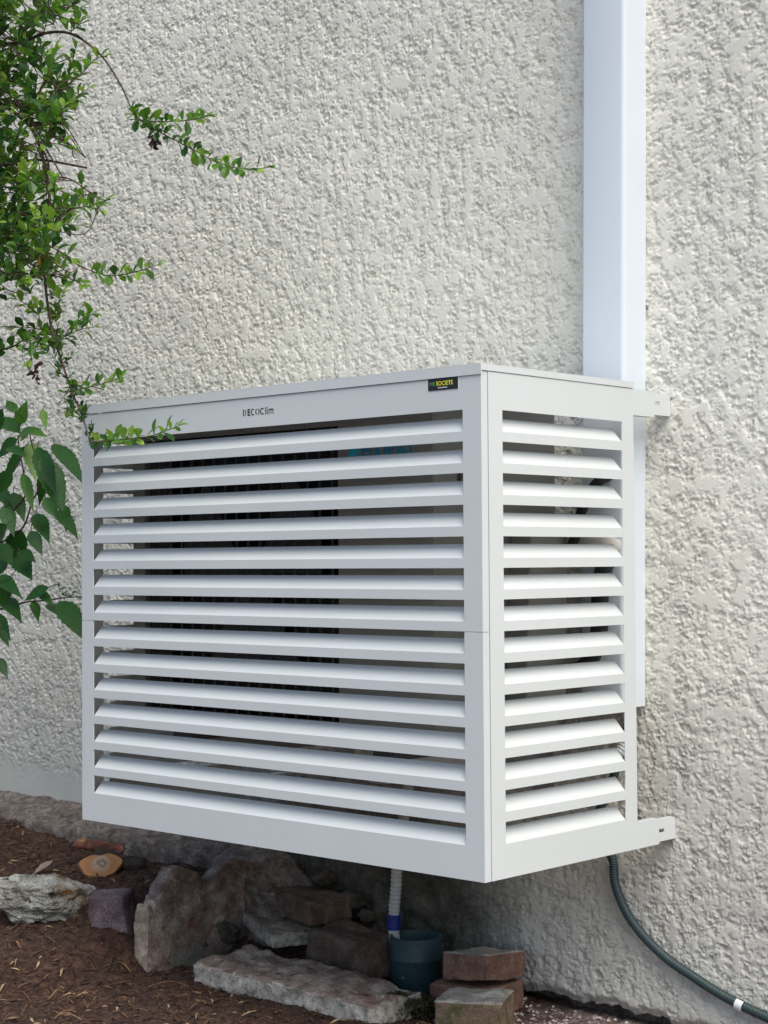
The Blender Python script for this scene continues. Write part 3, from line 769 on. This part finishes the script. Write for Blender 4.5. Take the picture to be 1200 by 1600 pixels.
# ================================================================ STONES, BRICKS
def rough_box(name, label, cat, c, size, rot, mt, bev=0.006, amp=0.0025, freq=40, group=None, top_mat=None, side_mat=None, sub=5, chip=0.0, shape=None):
    """bevelled, worn block; origin at its base"""
    bm = bmesh.new(); bmesh.ops.create_cube(bm, size=1)
    for v in bm.verts: v.co = Vector((v.co.x * size[0], v.co.y * size[1], (v.co.z + 0.5) * size[2]))
    cuts = max(1, int(max(size) / 0.011))
    bmesh.ops.bevel(bm, geom=bm.edges[:], offset=bev, segments=3, affect='EDGES', profile=0.6)
    L = 0.008
    for _ in range(sub):
        eds = [e for e in bm.edges if e.calc_length() > L]
        if not eds or len(bm.verts) > 26000: break
        bmesh.ops.subdivide_edges(bm, edges=eds, cuts=1, use_grid_fill=True)
    bm.normal_update()
    co = np.array([v.co[:] for v in bm.verts]); nr = np.array([v.normal[:] for v in bm.verts])
    if shape is not None: co = shape(co)
    off = np.array(c) * 3.7
    d_ = amp * (noise3(co * freq + off) + 0.5 * noise3(co * freq * 2.7 + off) + 0.3 * noise3(co * freq * 6 + off))
    if chip: d_ = d_ - chip * np.clip(noise3(co * freq * 0.45 + off + 9) - 0.25, 0, 1)
    co = co + nr * d_[:, None]
    for v, q in zip(bm.verts, co): v.co = q
    bmesh.ops.triangulate(bm, faces=[f for f in bm.faces if len(f.verts) > 4])
    me = bpy.data.meshes.new(name)
    if top_mat:
        for f in bm.faces:
            if f.normal.z > 0.5 and f.calc_center_median().z > size[2] * 0.75: f.material_index = 1
    if side_mat:
        for f in bm.faces:
            if f.normal.z < 0.55: f.material_index = 1
    bm.to_mesh(me); bm.free()
    top_mat = top_mat or side_mat
    o = link(name, me, [mt, top_mat] if top_mat else mt, None, smooth=True)
    o.location = c; o.rotation_euler = [R(a_) for a_ in rot]
    return tag(o, label, cat, group)

# scalloped edging, standing on edge perpendicular to the wall
ex, ey0 = -1.015, 0.150
def scallop():
    L = 0.40; per = 0.155; n_ = 90
    top = []
    for i in range(n_ + 1):
        s = L * i / n_
        ph = ((s + 0.002) % per) / per
        hgt = 0.150 + 0.060 * math.sqrt(max(0, 1 - (2 * ph - 1) ** 2)) ** 1.0
        if s < 0.06: hgt = min(hgt, 0.140 + 0.004 * math.sin(s * 400) + max(0, s - 0.012) * 1.5)
        top.append((s, hgt))
    bm = bmesh.new(); th = 0.045; nz = 26; grid = {}
    for side in (0, 1):
        for i, (s, hg) in enumerate(top):
            for j in range(nz + 1):
                z = -0.05 + (hg + 0.05) * j / nz
                ins = 0.006 * max(0, (j - nz + 1.5) / 1.5)
                grid[(side, i, j)] = bm.verts.new((-th / 2 + ins if side == 0 else th / 2 - ins, s, z))
    for i in range(n_):
        for j in range(nz):
            bm.faces.new((grid[1, i, j], grid[1, i + 1, j], grid[1, i + 1, j + 1], grid[1, i, j + 1]))
            bm.faces.new((grid[0, i, j + 1], grid[0, i + 1, j + 1], grid[0, i + 1, j], grid[0, i, j]))
        bm.faces.new((grid[1, i, nz], grid[1, i + 1, nz], grid[0, i + 1, nz], grid[0, i, nz]))
        bm.faces.new((grid[0, i, 0], grid[0, i + 1, 0], grid[1, i + 1, 0], grid[1, i, 0]))
    for j in range(nz):
        bm.faces.new((grid[0, 0, j], grid[1, 0, j], grid[1, 0, j + 1], grid[0, 0, j + 1]))
        bm.faces.new((grid[0, n_, j + 1], grid[1, n_, j + 1], grid[1, n_, j], grid[0, n_, j]))
    bmesh.ops.recalc_face_normals(bm, faces=bm.faces); bm.normal_update()
    co = np.array([v.co[:] for v in bm.verts]); nr = np.array([v.normal[:] for v in bm.verts])
    d_ = 0.003 * noise3(co * 25 + 4) + 0.0018 * noise3(co * 70) + 0.001 * noise3(co * 190)
    co += nr * d_[:, None]
    for v, q in zip(bm.verts, co): v.co = q
    bm.normal_update()
    for f in bm.faces:
        if f.normal.y < -0.6 and f.calc_center_median().y < 0.02: f.material_index = 1
    me = bpy.data.meshes.new('garden_edging'); bm.to_mesh(me); bm.free(); return me
o = link('garden_edging', scallop(), [M['edging'], M['endface']], None, angle=28); o.location = (ex, ey0, -0.775); o.rotation_euler = (R(-2), 0, R(-3))
tag(o, 'scalloped concrete garden edging standing upright under the cover', 'edging')

bt = 'bricks and slabs under the cover'
def slabc(u, v, y): return at(u, v, y)
rough_box('stone_slab', 'long rough concrete slab lying flat on the soil in the foreground', 'slab', (-0.640, 0.245, -0.772), (0.485, 0.150, 0.046), (3, 0.5, 0), M['slab'], 0.010, 0.006, 24, sub=6, chip=0.03, side_mat=M['slabside'])
rough_box('stone_slab', 'small pale edged slab under the dark brick near the edging', 'slab', (-0.890, 0.420, -0.712), (0.22, 0.12, 0.030), (0, 4, -24), M['slab'], 0.006, 0.003, 30, side_mat=M['slabside'])
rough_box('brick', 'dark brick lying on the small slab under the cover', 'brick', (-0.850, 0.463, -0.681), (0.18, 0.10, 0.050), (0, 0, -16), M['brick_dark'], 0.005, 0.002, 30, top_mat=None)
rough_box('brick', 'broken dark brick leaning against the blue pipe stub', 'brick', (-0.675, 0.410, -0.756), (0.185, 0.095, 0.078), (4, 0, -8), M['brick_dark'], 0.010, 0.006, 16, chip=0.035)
rough_box('brick', 'red brick on top of the stack right of the blue pipe', 'brick', (-0.357, 0.430, -0.724), (0.108, 0.112, 0.050), (-5, -5, 0), M['brick_red'], 0.004, 0.0022, 26, chip=0.012, top_mat=M['brick_top'])
rough_box('brick', 'red brick underneath the top brick of the stack', 'brick', (-0.372, 0.425, -0.784), (0.125, 0.13, 0.054), (0, 0, 3), M['brick_red'], 0.005, 0.002, 30)
rough_box('brick', 'mossy brick with pale mortar on top at the bottom edge', 'brick', (-0.300, 0.338, -0.789), (0.125, 0.105, 0.062), (1, -2, 24), M['brick_old'], 0.005, 0.0035, 26, chip=0.015, top_mat=M['brick_top'])

def rock(name, label, c, size, rot, mt, seed, craggy=0.3, sub=6, facets=0.0, cat='stone'):
    bm = bmesh.new(); bmesh.ops.create_icosphere(bm, subdivisions=sub, radius=1)
    co = np.array([v.co[:] for v in bm.verts])
    if facets:
        rs = np.random.RandomState(seed); dirs = rs.normal(size=(14, 3)); dirs /= np.linalg.norm(dirs, axis=1)[:, None]
        for dd in dirs:
            lim = rs.uniform(0.62, 0.85); pr = co @ dd
            co = co - np.outer(np.clip(pr - lim, 0, 9) * facets, dd)
    r_ = 1 + craggy * (noise3(co * 1.7 + seed) - 0.65 * np.abs(noise3(co * 3.4 + seed)) + 0.28 * noise3(co * 8 + seed) + 0.15 * noise3(co * 19 + seed) + 0.08 * noise3(co * 42 + seed))
    co = co * r_[:, None] * np.array(size) / 2
    for v, q in zip(bm.verts, co): v.co = q
    me = bpy.data.meshes.new(name); bm.to_mesh(me); bm.free()
    o = link(name, me, mt, None, smooth=True); o.location = c; o.rotation_euler = [R(a_) for a_ in rot]
    return tag(o, label, cat)
rc = at(62, 1402, 0.11)
rock('pale_rock', 'large pale craggy rock with ochre stains at the left', (rc[0], 0.11, rc[2]), (0.27, 0.12, 0.105), (0, 7, 40), M['quartz'], 5, 0.24, 7, 0.9)
pc2 = at(178, 1424, 0.18)
rough_box('purple_stone', 'squarish purple stone between the pale rock and the edging', 'stone', (pc2[0], 0.18, pc2[2] - 0.05), (0.080, 0.065, 0.092), (5, -4, 30), M['porphyry'], 0.008, 0.007, 13, chip=0.03)
gs = at(213, 1392, 0.26)
rock('grey_pebble', 'small grey stone tucked beside the top of the edging', (gs[0], 0.26, gs[2]), (0.045, 0.04, 0.03), (0, 0, 20), M['edging'], 8, 0.15, 4, 0.5)
# sawn knot of wood
kc = at(157, 1352, 0.245)
kn = empty('wood_knot', (kc[0], 0.27, kc[2] - 0.02), 'round orange brown cut branch end lying in the soil', 'wood')
d_ = Vector(CAM - kc).normalized(); d_ = (d_ + Vector((0, 0, 0.55))).normalized()
a_ = d_.cross(Vector((0, 0, 1))).normalized(); b_ = a_.cross(d_)
m, t, bb = mat('cut_wood'); M['cutwood'] = m
tc = N(t, 'ShaderNodeNewGeometry'); vm = N(t, 'ShaderNodeVectorMath', operation='SUBTRACT'); t.links.new(tc.outputs['Position'], vm.inputs[0]); vm.inputs[1].default_value = tuple(kc + np.array([0.002, 0, 0.006]))
ln = N(t, 'ShaderNodeVectorMath', operation='LENGTH'); t.links.new(vm.outputs[0], ln.inputs[0])
ad = N(t, 'ShaderNodeMath', operation='MULTIPLY_ADD'); t.links.new(noise(t, tc.outputs['Position'], 60, 4), ad.inputs[0]); ad.inputs[1].default_value = 0.02; t.links.new(ln.outputs['Value'], ad.inputs[2])
c = ramp(t, ad.outputs[0], [(0.013, (0.40, 0.33, 0.27)), (0.0165, (0.10, 0.055, 0.03)), (0.024, (0.34, 0.26, 0.19)), (0.034, (0.30, 0.14, 0.06)), (0.048, (0.36, 0.17, 0.07))])
t.links.new(c, bb.inputs['Base Color']); bb.inputs['Roughness'].default_value = 0.85
bump(t, bb, noise(t, tc.outputs['Position'], 250, 5), 0.0015)
mb = MB(); vs = [Vector(kc) + d_ * 0.004]; n_ = 36; rings = [0.35, 0.7, 1.0, 1.06]
for q, rr in enumerate(rings):
    for k in range(n_):
        th = 2 * math.pi * k / n_
        rad = 0.036 * rr * (1 + 0.14 * math.cos(2 * th + 0.4) + 0.09 * math.sin(3 * th) + 0.04 * math.sin(7 * th))
        vs.append(Vector(kc) + a_ * rad * math.cos(th) * 1.06 + b_ * rad * math.sin(th) * 0.86 + d_ * (0.003 if q == 0 else 0.0 if q < 3 else -0.006))
for k in range(n_):
    vs.append(vs[1 + 3 * n_ + k] - d_ * 0.035 - (vs[1 + 3 * n_ + k] - Vector(kc)) * 0.2)
fs = [(0, 1 + k, 1 + (k + 1) % n_) for k in range(n_)]
for q in range(4): fs += [(1 + q * n_ + k, 1 + (q + 1) * n_ + k, 1 + (q + 1) * n_ + (k + 1) % n_, 1 + q * n_ + (k + 1) % n_) for k in range(n_)]
mb.raw(vs, fs); mb.build('cut_face', M['cutwood'], kn, angle=60)
# bark piece arching behind it
def bark_strip(name, label, pix, y, w_, mt, cat, th=0.006):
    pts = spline([at(u, v, yy) for (u, v), yy in zip(pix, y)], 16); mb = MB(); n_ = len(pts); K = 13; A = []
    for i, p in enumerate(pts):
        q = i / (n_ - 1); ww = w_ * (0.25 + 0.75 * math.sin(math.pi * min(max(q, .02), .98)) ** 0.5)
        for j in range(K):
            s = (j - K // 2) / (K // 2)
            A.append(p + Vector((0.05 * s * ww, 0.55 * s * ww, th * (1 - s * s) + 0.65 * s * ww)))
    A = np.array(A); o_ = np.array(pix[0] + (0,)) * .37
    A = A + np.stack([noise3(A * 28 + o_ + k * 9) * 0.008 + noise3(A * 130 + o_ + k * 9) * 0.003 for k in range(3)], -1)
    fs = [(i * K + j, i * K + j + 1, i * K + j + K + 1, i * K + j + K) for i in range(n_ - 1) for j in range(K - 1)]
    mb.raw(A, fs); o = mb.build(name, mt, None, smooth=True)
    md = o.modifiers.new('thickness', 'SOLIDIFY'); md.thickness = 0.004
    return tag(o, label, cat)
b0 = at(158, 1322, 0.335); b1 = at(185, 1352, 0.315)
rough_box('bark_piece', 'reddish bark shard lying behind the cut branch end', 'bark', (b0[0], 0.335, b0[2] - 0.004), (0.125, 0.030, 0.009), (28, 4, 22), M['bark'], 0.003, 0.006, 34, chip=0.03)
rough_box('bark_piece', 'dark rotten wood piece around the cut branch end', 'bark', (b1[0], 0.315, b1[2] - 0.004), (0.120, 0.060, 0.024), (12, 6, 30), M['barkdark'], 0.006, 0.010, 26, chip=0.04)
mb = MB(); l0 = at(52, 1366, 0.16); l1 = at(80, 1342, 0.20)
leaf(mb, l0, Vector(l1 - l0), (0.2, -0.8, 0.7), float(np.linalg.norm(l1 - l0)), 0.018, 0.15, 0.7)
M['dryleaf'] = leafy('dry_leaf', [(0, (0.12, 0.085, 0.075)), (1, (0.30, 0.235, 0.21))], 0.8, 0.1)
tag(mb.build('dry_leaf', M['dryleaf'], tone=True), 'curled dry mauve leaf on the soil above the pale rock', 'leaf')
# moss by the slab end
mb = MB(); rnd = random.Random(5)
for k in range(2600):
    cu, cv = rnd.gauss(0, 1), rnd.gauss(0, 1)
    if cu * cu + cv * cv > 4: continue
    x = -0.425 + 0.035 * cu; y = 0.29 + 0.045 * cv
    z = float(ground_h(x, y)) + 0.030 * max(0, 1 - (cu * cu + cv * cv) / 4) + rnd.uniform(-0.004, 0.004)
    leaf(mb, (x, y, z), (rnd.uniform(-1, 1), rnd.uniform(-1, 1), rnd.uniform(0.2, 1.2)), (0, 0, 1), rnd.uniform(0.004, 0.009), 0.002, 0.2, rnd.random(), prof=[(0, .5), (.5, 1), (1, .2)])
tag(mb.build('moss', M['moss'], tone=True), 'dark green moss growing at the right end of the long slab', kind='stuff')
mb = MB(); q0 = [at(612, 1572, .27), at(628, 1578, .27), at(640, 1588, .26), at(634, 1594, .25)]
mb.tube(spline(q0, 5), [0.003] * 16, 6); o = mb.build('dry_twig', M['wfoam'], None, smooth=True); o.data.materials[0] = plain('bleached_twig', (0.30, 0.24, 0.16), 0.8)
tag(o, 'short bleached twig lying by the moss', 'twig')
# small stones under the cover at the crumbled wall base
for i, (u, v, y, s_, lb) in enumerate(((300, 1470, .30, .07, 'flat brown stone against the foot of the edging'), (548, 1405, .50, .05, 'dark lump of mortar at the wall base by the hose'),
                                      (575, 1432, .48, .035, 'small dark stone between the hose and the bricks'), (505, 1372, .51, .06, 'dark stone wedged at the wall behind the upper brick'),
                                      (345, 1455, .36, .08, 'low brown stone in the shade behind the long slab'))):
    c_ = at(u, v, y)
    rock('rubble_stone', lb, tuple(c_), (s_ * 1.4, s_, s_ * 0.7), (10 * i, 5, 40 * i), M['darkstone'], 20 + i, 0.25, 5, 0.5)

# ================================================================ PLANTS
def add_twig(sm, lf, pts, r0, r1, leaves=True, L=0.022, gap=0.011, start=0.0, rnd=random, tone=0.5, droop=0.0, flat=0.6):
    ps = spline(pts, 8); n_ = len(ps)
    sm.tube(ps, [r0 + (r1 - r0) * i / (n_ - 1) for i in range(n_)], 5, cap=True)
    if not leaves: return
    ev = even(ps, gap); k = 0
    for i in range(len(ev) - 1):
        if i / len(ev) < start: continue
        ax = (ev[i + 1] - ev[i]).normalized()
        for rep in (0, 1):
            if rnd.random() < 0.15: continue
            k += 1; th = k * 2.4 + rnd.uniform(-.4, .4)
            a = ax.cross(Vector((0.1, 0.2, 1))).normalized(); b = ax.cross(a)
            side = a * math.cos(th) + b * math.sin(th)
            d = ax * rnd.uniform(0.35, 0.9) + side * 0.9 + Vector((0, 0, 0.35))
            l = L * rnd.uniform(0.65, 1.2) * (1 if i < len(ev) * 0.85 else 0.75)
            tn = min(1, max(0, rnd.gauss(tone + 0.07 + 0.25 * (i / len(ev) - 0.5), 0.2)))
            leaf(lf, ev[i], d, Vector((rnd.uniform(-.5, .5), rnd.uniform(-.8, .2), 1)), l, l * rnd.uniform(0.50, 0.66), rnd.uniform(-0.1, 0.35), tn, fold=0.3)
    # tip rosette
    ax = (ev[-1] - ev[-2]).normalized() if len(ev) > 1 else Vector((0, 0, 1))
    for q in range(3):
        d = ax + Vector((rnd.uniform(-.6, .6), rnd.uniform(-.6, .6), rnd.uniform(-.3, .7)))
        leaf(lf, ev[-1], d, Vector((rnd.uniform(-.4, .4), -.4, 1)), L * rnd.uniform(.6, .9), L * 0.38, 0.2, min(1, tone + 0.3), fold=0.3)

rnd = random.Random(21)
root = np.array([-1.62, 0.02, float(ground_h(-1.62, 0.02))])
shrub = empty('small_leaved_shrub', tuple(root), 'small leaved green shrub hanging in from the upper left', 'shrub')
st, lf = MB(), MB()
px = lambda L_: [tuple(at(u, v, y)) for (u, v, y) in L_]
# framework: trunk off the frame to the left, arching down into the picture
st.tube(spline([tuple(root), (-1.60, 0.0, -0.2), (-1.58, -0.05, 0.4), tuple(at(-120, 200, -.05)), tuple(at(-60, 60, -.05)), tuple(at(0, -30, -.05))], 10),
        [0.014 - 0.010 * i / 50 for i in range(51)], 8)
mains = [
    ([(-120, 200, -.05), (-200, 120, -.03), (-300, 60, .0), (-400, 20, .03)], .005, .002, True),
    ([(-120, 200, -.05), (-210, 300, -.03), (-330, 380, .02), (-420, 520, .04)], .005, .002, True),
    ([(-60, 60, -.05), (-120, -60, -.02), (-220, -130, .0), (-300, -150, .0)], .004, .002, True),
    ([(-120, 200, -.05), (-80, 320, -.05), (-40, 430, -.04), (-30, 550, -.04)], .004, .002, True),
    ([(-300, 60, .0), (-330, -60, .02), (-380, -120, .04)], .003, .0015, True),
    ([(-60, 60, -.05), (-20, 0, -.05), (30, -20, -.05), (70, -60, -.05)], .003, .0015, True),
    ([(-40, 150, -.05), (0, 330, -.05), (40, 350, -.06)], .003, .0015, True),
    ([(0, 330, -.05), (20, 380, -.05), (30, 440, -.06)], .002, .001, True),
    ([(-120, 200, -.05), (-40, 150, -.05), (40, 190, -.04), (68, 250, -.05), (78, 330, -.06), (68, 400, -.06), (78, 500, -.07), (95, 560, -.08), (112, 610, -.08), (130, 655, -.09), (141, 692, -.10)], .0045, .0014, False),
    ([(-60, 60, -.05), (20, 68, -.06), (70, 52, -.06), (108, 52, -.06), (140, 70, -.06), (165, 95, -.07), (190, 135, -.08), (206, 172, -.09)], .004, .0012, False),
    ([(206, 172, -.09), (222, 190, -.09), (262, 213, -.10), (300, 233, -.10), (340, 254, -.10), (380, 264, -.11), (418, 262, -.11)], .0014, .0007, True),
    ([(206, 172, -.09), (222, 188, -.10), (255, 190, -.11), (295, 188, -.12), (330, 180, -.12)], .0013, .0007, True),
    ([(-60, 260, -.02), (10, 258, -.03), (60, 250, -.04), (135, 262, -.05)], .0035, .0022, False),
    ([(40, 190, -.04), (85, 212, -.05), (112, 228, -.05), (134, 246, -.05)], .003, .0015, False),
    ([(45, 180, -.04), (72, 232, -.05), (100, 280, -.06)], .0025, .0012, False),
    ([(20, 150, -.03), (70, 240, -.05), (80, 272, -.06), (112, 281, -.07), (155, 310, -.08), (172, 312, -.08)], .0022, .001, False),
    ([(112, 228, -.05), (115, 245, -.05), (120, 247, -.05)], .0015, .0008, False),
    ([(88, 395, -.06), (118, 412, -.07), (150, 426, -.07), (178, 431, -.08), (215, 424, -.08), (252, 412, -.08)], .0016, .0007, 'late'),
    ([(141, 692, -.10), (165, 690, -.11), (200, 686, -.12), (240, 680, -.12), (282, 664, -.12)], .0013, .0007, True),
    ([(112, 610, -.08), (135, 606, -.09), (160, 600, -.09), (192, 590, -.10)], .0012, .0006, True),
    ([(90, 540, -.08), (108, 515, -.08), (125, 500, -.08), (145, 490, -.09)], .0012, .0006, True),
    ([(105, 590, -.08), (86, 575, -.09), (76, 565, -.08)], .001, .0007, False),
    ([(85, 515, -.07), (100, 525, -.07), (125, 540, -.07)], .0012, .0006, False),
    ([(20, 68, -.06), (60, 30, -.06), (95, 22, -.06), (122, 0, -.06), (150, -12, -.06)], .0018, .0008, True),
    ([(108, 52, -.06), (122, 40, -.07), (130, 30, -.07)], .001, .0006, True),
    ([(60, 165, -.05), (95, 140, -.05), (120, 122, -.06), (150, 92, -.06), (168, 88, -.06)], .0015, .0007, True),
    ([(40, 190, -.05), (70, 130, -.05), (102, 128, -.05), (120, 70, -.06)], .0015, .0007, True),
    ([(75, 360, -.06), (95, 335, -.06), (115, 325, -.07), (140, 322, -.07), (170, 312, -.08)], .0015, .0007, True),
    ([(-20, 110, -.04), (0, 170, -.05), (20, 220, -.06), (30, 260, -.06)], .002, .001, True),
    ([(-30, 360, -.04), (10, 372, -.05), (45, 360, -.06), (70, 350, -.07)], .002, .001, True),
    ([(-40, 440, -.03), (10, 430, -.04), (40, 410, -.05), (66, 395, -.06)], .002, .001, True),
    ([(66, 395, -.06), (85, 420, -.07), (100, 430, -.07), (130, 445, -.08)], .0013, .0007, True),
    ([(-40, 545, -.03), (10, 545, -.04), (40, 530, -.05), (75, 520, -.07)], .0022, .0012, True),
    ([(130, 655, -.09), (118, 645, -.09), (105, 640, -.09)], .001, .0006, True),
    ([(112, 610, -.08), (100, 620, -.09), (108, 640, -.09)], .001, .0006, True),
]
frame_pts = []
for (L_, r0, r1, lv) in mains:
    frame_pts += even(spline(px(L_), 8), 0.012)
    add_twig(st, lf, px(L_), r0, r1, leaves=bool(lv), start=0.35 if lv == 'late' else 0.0, rnd=rnd, L=0.026, gap=0.011, tone=0.5)
# small leaves hugging the long hanging stem
for (u, v) in [(rnd.uniform(60, 95), rnd.uniform(405, 480)) for _ in range(9)] + [(85 + (v - 540) * 0.37 + rnd.gauss(0, 6), v) for v in range(540, 700, 6)]:
    y = -.08 + rnd.uniform(-.02, .02); p = np.array(at(u, v, y)); L_ = rnd.uniform(.02, .035)
    add_twig(st, lf, [p, p + np.array([rnd.uniform(-.5, .5), rnd.uniform(-.4, .4), rnd.uniform(-.2, .6)]) * L_ * .6, p + np.array([rnd.uniform(-.6, .6), rnd.uniform(-.5, .3), rnd.uniform(-.1, .8)]) * L_],
             .0009, .0005, rnd=rnd, L=0.013, gap=0.009, tone=0.3)
FP = np.array([tuple(p) for p in frame_pts])
# dense spray mass on the left
def blob(n_, u0, u1, v0, v1, keep, L=0.028, tone=0.5):
    for _ in range(n_):
        u = rnd.uniform(u0, u1); v = rnd.uniform(v0, v1)
        if not keep(u, v): continue
        y = rnd.uniform(-.16, .14); p = np.array(at(u, v, y)); ln_ = rnd.uniform(.035, .08)
        d = np.array([rnd.uniform(-.8, .9), rnd.uniform(-.8, .5), rnd.uniform(-.5, .9)]); d /= np.linalg.norm(d)
        dd_ = np.linalg.norm(FP - p, axis=1); q_ = FP[int(dd_.argmin())]; gap_ = float(dd_.min())
        if gap_ > 0.11: continue
        mid = (p + q_) / 2 + np.array([rnd.uniform(-.2, .2), rnd.uniform(-.2, .2), rnd.uniform(-.3, .1)]) * gap_
        st.tube(spline([q_, mid, p], 5), 0.0011, 4)
        add_twig(st, lf, [p, p + d * ln_ * .5 + np.array([0, 0, .004]), p + d * ln_], .0012, .0006, rnd=rnd, L=L, gap=0.0115, tone=tone + rnd.uniform(-.2, .2))
edge = lambda v: np.interp(v, [-100, 0, 60, 110, 140, 200, 260, 300, 360, 400, 440, 480], [120, 98, 80, 70, 95, 105, 60, 85, 92, 75, 55, 40])
blob(520, -40, 130, -60, 480, lambda u, v: u < edge(v) + 2 and rnd.random() < (0.95 if (100 < v < 215 or 255 < v < 440 or v < 60) else 0.6))
blob(260, -420, -40, -160, 560, lambda u, v: True, 0.023)
blob(14, 60, 105, 490, 535, lambda u, v: True, 0.026, 0.6)
blob(10, 100, 145, 300, 330, lambda u, v: True, 0.022, 0.5)
for (u, v, s) in ((350, 0, 0),): pass
st.build('branches', M['twig'], shrub, smooth=True)
lf.build('foliage', M['leaf'], shrub, tone=True)
for cl in (((240, 212), (240, 217), (243, 224), (238, 222)), ((56, 570), (52, 580), (57, 588)), ((84, 368),)):
    mb = MB()
    for (u, v) in cl:
        for _ in range(9):
            p = at(u + rnd.gauss(0, 1.6), v + rnd.gauss(0, 2.4), -.095)
            leaf(mb, p, (rnd.uniform(-1, 1), rnd.uniform(-1, 1), rnd.uniform(-1, .3)), (0, -1, .2), 0.010, 0.007, 0.5, rnd.random())
    mb.build('withered_buds', M['dryberry'], shrub, tone=True)
mb = MB(); leaf(mb, at(62, 398, -.10), (0.05, -.1, -1), (0, -1, .1), 0.022, 0.011, 0.1, 0.5)
mb.build('orange_leaf', leafy('orange', [(0, (0.5, 0.22, 0.02)), (1, (0.55, 0.25, 0.02))], 0.5, 0.3), shrub, tone=True)

# broad leaved plant, behind the left edge of the cover
root2 = np.array([-2.15, 0.0, float(ground_h(-2.15, 0.0))])
plant = empty('broad_leaved_plant', tuple(root2), 'broad leaved green plant left of the white cover', 'plant')
st, lf = MB(), MB()
OV = []
for _k in range(19):
    _q = _k / 18; _w = float(np.interp(_q, [0, .06, .18, .34, .5, .66, .8, .9, 1], [.08, .42, .86, 1, .9, .64, .36, .16, .01]))
    OV.append((_q, _w * (1.05 if _k % 2 else 0.93)))
BL = [((29, 663), (42, 626), 24, .7), ((29, 676), (-6, 650), 34, .4), ((27, 686), (-4, 716), 28, .35), ((38, 698), (2, 762), 22, .45), ((50, 693), (55, 750), 40, .93),
      ((66, 716), (100, 806), 46, .5), ((83, 694), (132, 756), 34, .35), ((58, 700), (88, 775), 34, .3), ((70, 778), (91, 812), 26, .5), ((88, 798), (122, 840), 27, .45), ((55, 803), (77, 848), 30, .3),
      ((40, 782), (2, 814), 24, .4), ((33, 828), (17, 880), 40, .3), ((26, 870), (50, 906), 36, .3), ((30, 862), (56, 878), 24, .3), ((-2, 900), (34, 934), 26, .4), ((4, 934), (33, 970), 32, .3),
      ((76, 918), (36, 938), 22, .4), ((60, 925), (84, 946), 18, .4), ((93, 940), (134, 1002), 40, .4), ((74, 944), (94, 962), 18, .4), ((-4, 1028), (12, 1060), 20, .3),
      ((30, 680), (62, 668), 20, .75), ((44, 672), (74, 682), 16, .85), ((46, 676), (30, 690), 12, .95), ((12, 700), (40, 712), 22, .5), ((-10, 760), (22, 800), 30, .3), ((10, 820), (-10, 850), 30, .3),
      ((8, 870), (-14, 905), 34, .3), ((36, 740), (52, 800), 20, .65), ((0, 985), (14, 1010), 16, .3), ((18, 735), (-8, 775), 28, .4),
      ((4, 640), (-20, 690), 34, .35), ((20, 770), (38, 815), 28, .35), ((6, 790), (22, 838), 30, .5), ((48, 830), (66, 868), 24, .35), ((-6, 850), (20, 885), 34, .25), ((66, 640), (72, 672), 14, .9),
      ((14, 905), (2, 948), 28, .35), ((52, 940), (60, 972), 18, .5), ((-10, 960), (16, 1000), 28, .3), ((76, 730), (60, 790), 26, .3), ((100, 790), (104, 830), 22, .4), ((24, 645), (10, 625), 20, .6)]
for (a_, b_, w_, tn) in BL:
    y = 0.17 + rnd.uniform(-.05, .05)
    p = Vector(at(a_[0], a_[1], y)); q = Vector(at(b_[0], b_[1], y - rnd.uniform(-.01, .03)))
    d = q - p; Ln = d.length; Wl = w_ * 0.00128
    view = (Vector(CAM) - p).normalized() + Vector((0, 0, .55)) + Vector((rnd.uniform(-.25, .25), rnd.uniform(-.25, .25), 0))
    d2 = d.normalized() + view.normalized() * 0.12
    n0 = len(lf.v)
    leaf(lf, p, d2, view, Ln * 1.02, Wl, 0.13, tn, prof=OV, fold=0.28)
    stem0 = p - d.normalized() * 0.02 + Vector((0, 0.012, 0.0))
    st.tube([stem0, (stem0 + p) / 2 + Vector((0, 0, .002)), p + d * 0.04], 0.0010, 5)
for L_ in ([(-120, 980, .2), (-60, 900, .19), (0, 850, .19), (35, 825, .18), (50, 785, .18), (66, 745, .18), (50, 695, .17), (46, 672, .17)],
           [(-120, 980, .2), (-40, 960, .19), (10, 950, .18), (40, 941, .18), (75, 938, .17), (100, 934, .17), (135, 932, .17)],
           [(0, 850, .19), (20, 800, .18), (40, 770, .18), (30, 700, .17), (28, 680, .17)],
           [(-60, 900, .19), (-10, 900, .18), (10, 880, .18), (30, 865, .18)]):
    add_twig(st, lf, px(L_), .003, .0012, leaves=False, rnd=rnd)
for (u, v) in ((100, 925), (108, 920), (112, 928), (104, 932), (92, 918)):
    for _ in range(5):
        leaf(lf, at(u + rnd.gauss(0, 3), v + rnd.gauss(0, 3), .17), (rnd.uniform(-1, 1), rnd.uniform(-1, 1), rnd.uniform(0, 1)), (0, -1, .5), 0.011, 0.005, 0.2, rnd.uniform(.2, .5))
for _ in range(70):                                                          # the rest of the plant, outside the frame
    u = rnd.uniform(-330, -30); v = rnd.uniform(600, 1080); y = rnd.uniform(.05, .3)
    p = Vector(at(u, v, y)); d = Vector((rnd.uniform(-1, 1), rnd.uniform(-1, .3), rnd.uniform(-1, .2)))
    leaf(lf, p, d, (rnd.uniform(-.4, .4), -.7, .8), rnd.uniform(.06, .1), rnd.uniform(.03, .05), .15, rnd.uniform(.2, .6), prof=OV, fold=.28)
st.tube(spline([tuple(root2), (-2.10, .03, -.4), tuple(at(-120, 980, .2)), tuple(at(-140, 700, .2))], 8), 0.005, 6)
st.build('stems', M['twig'], plant, smooth=True)
lf.build('foliage', M['bigleaf'], plant, tone=True, smooth=True)
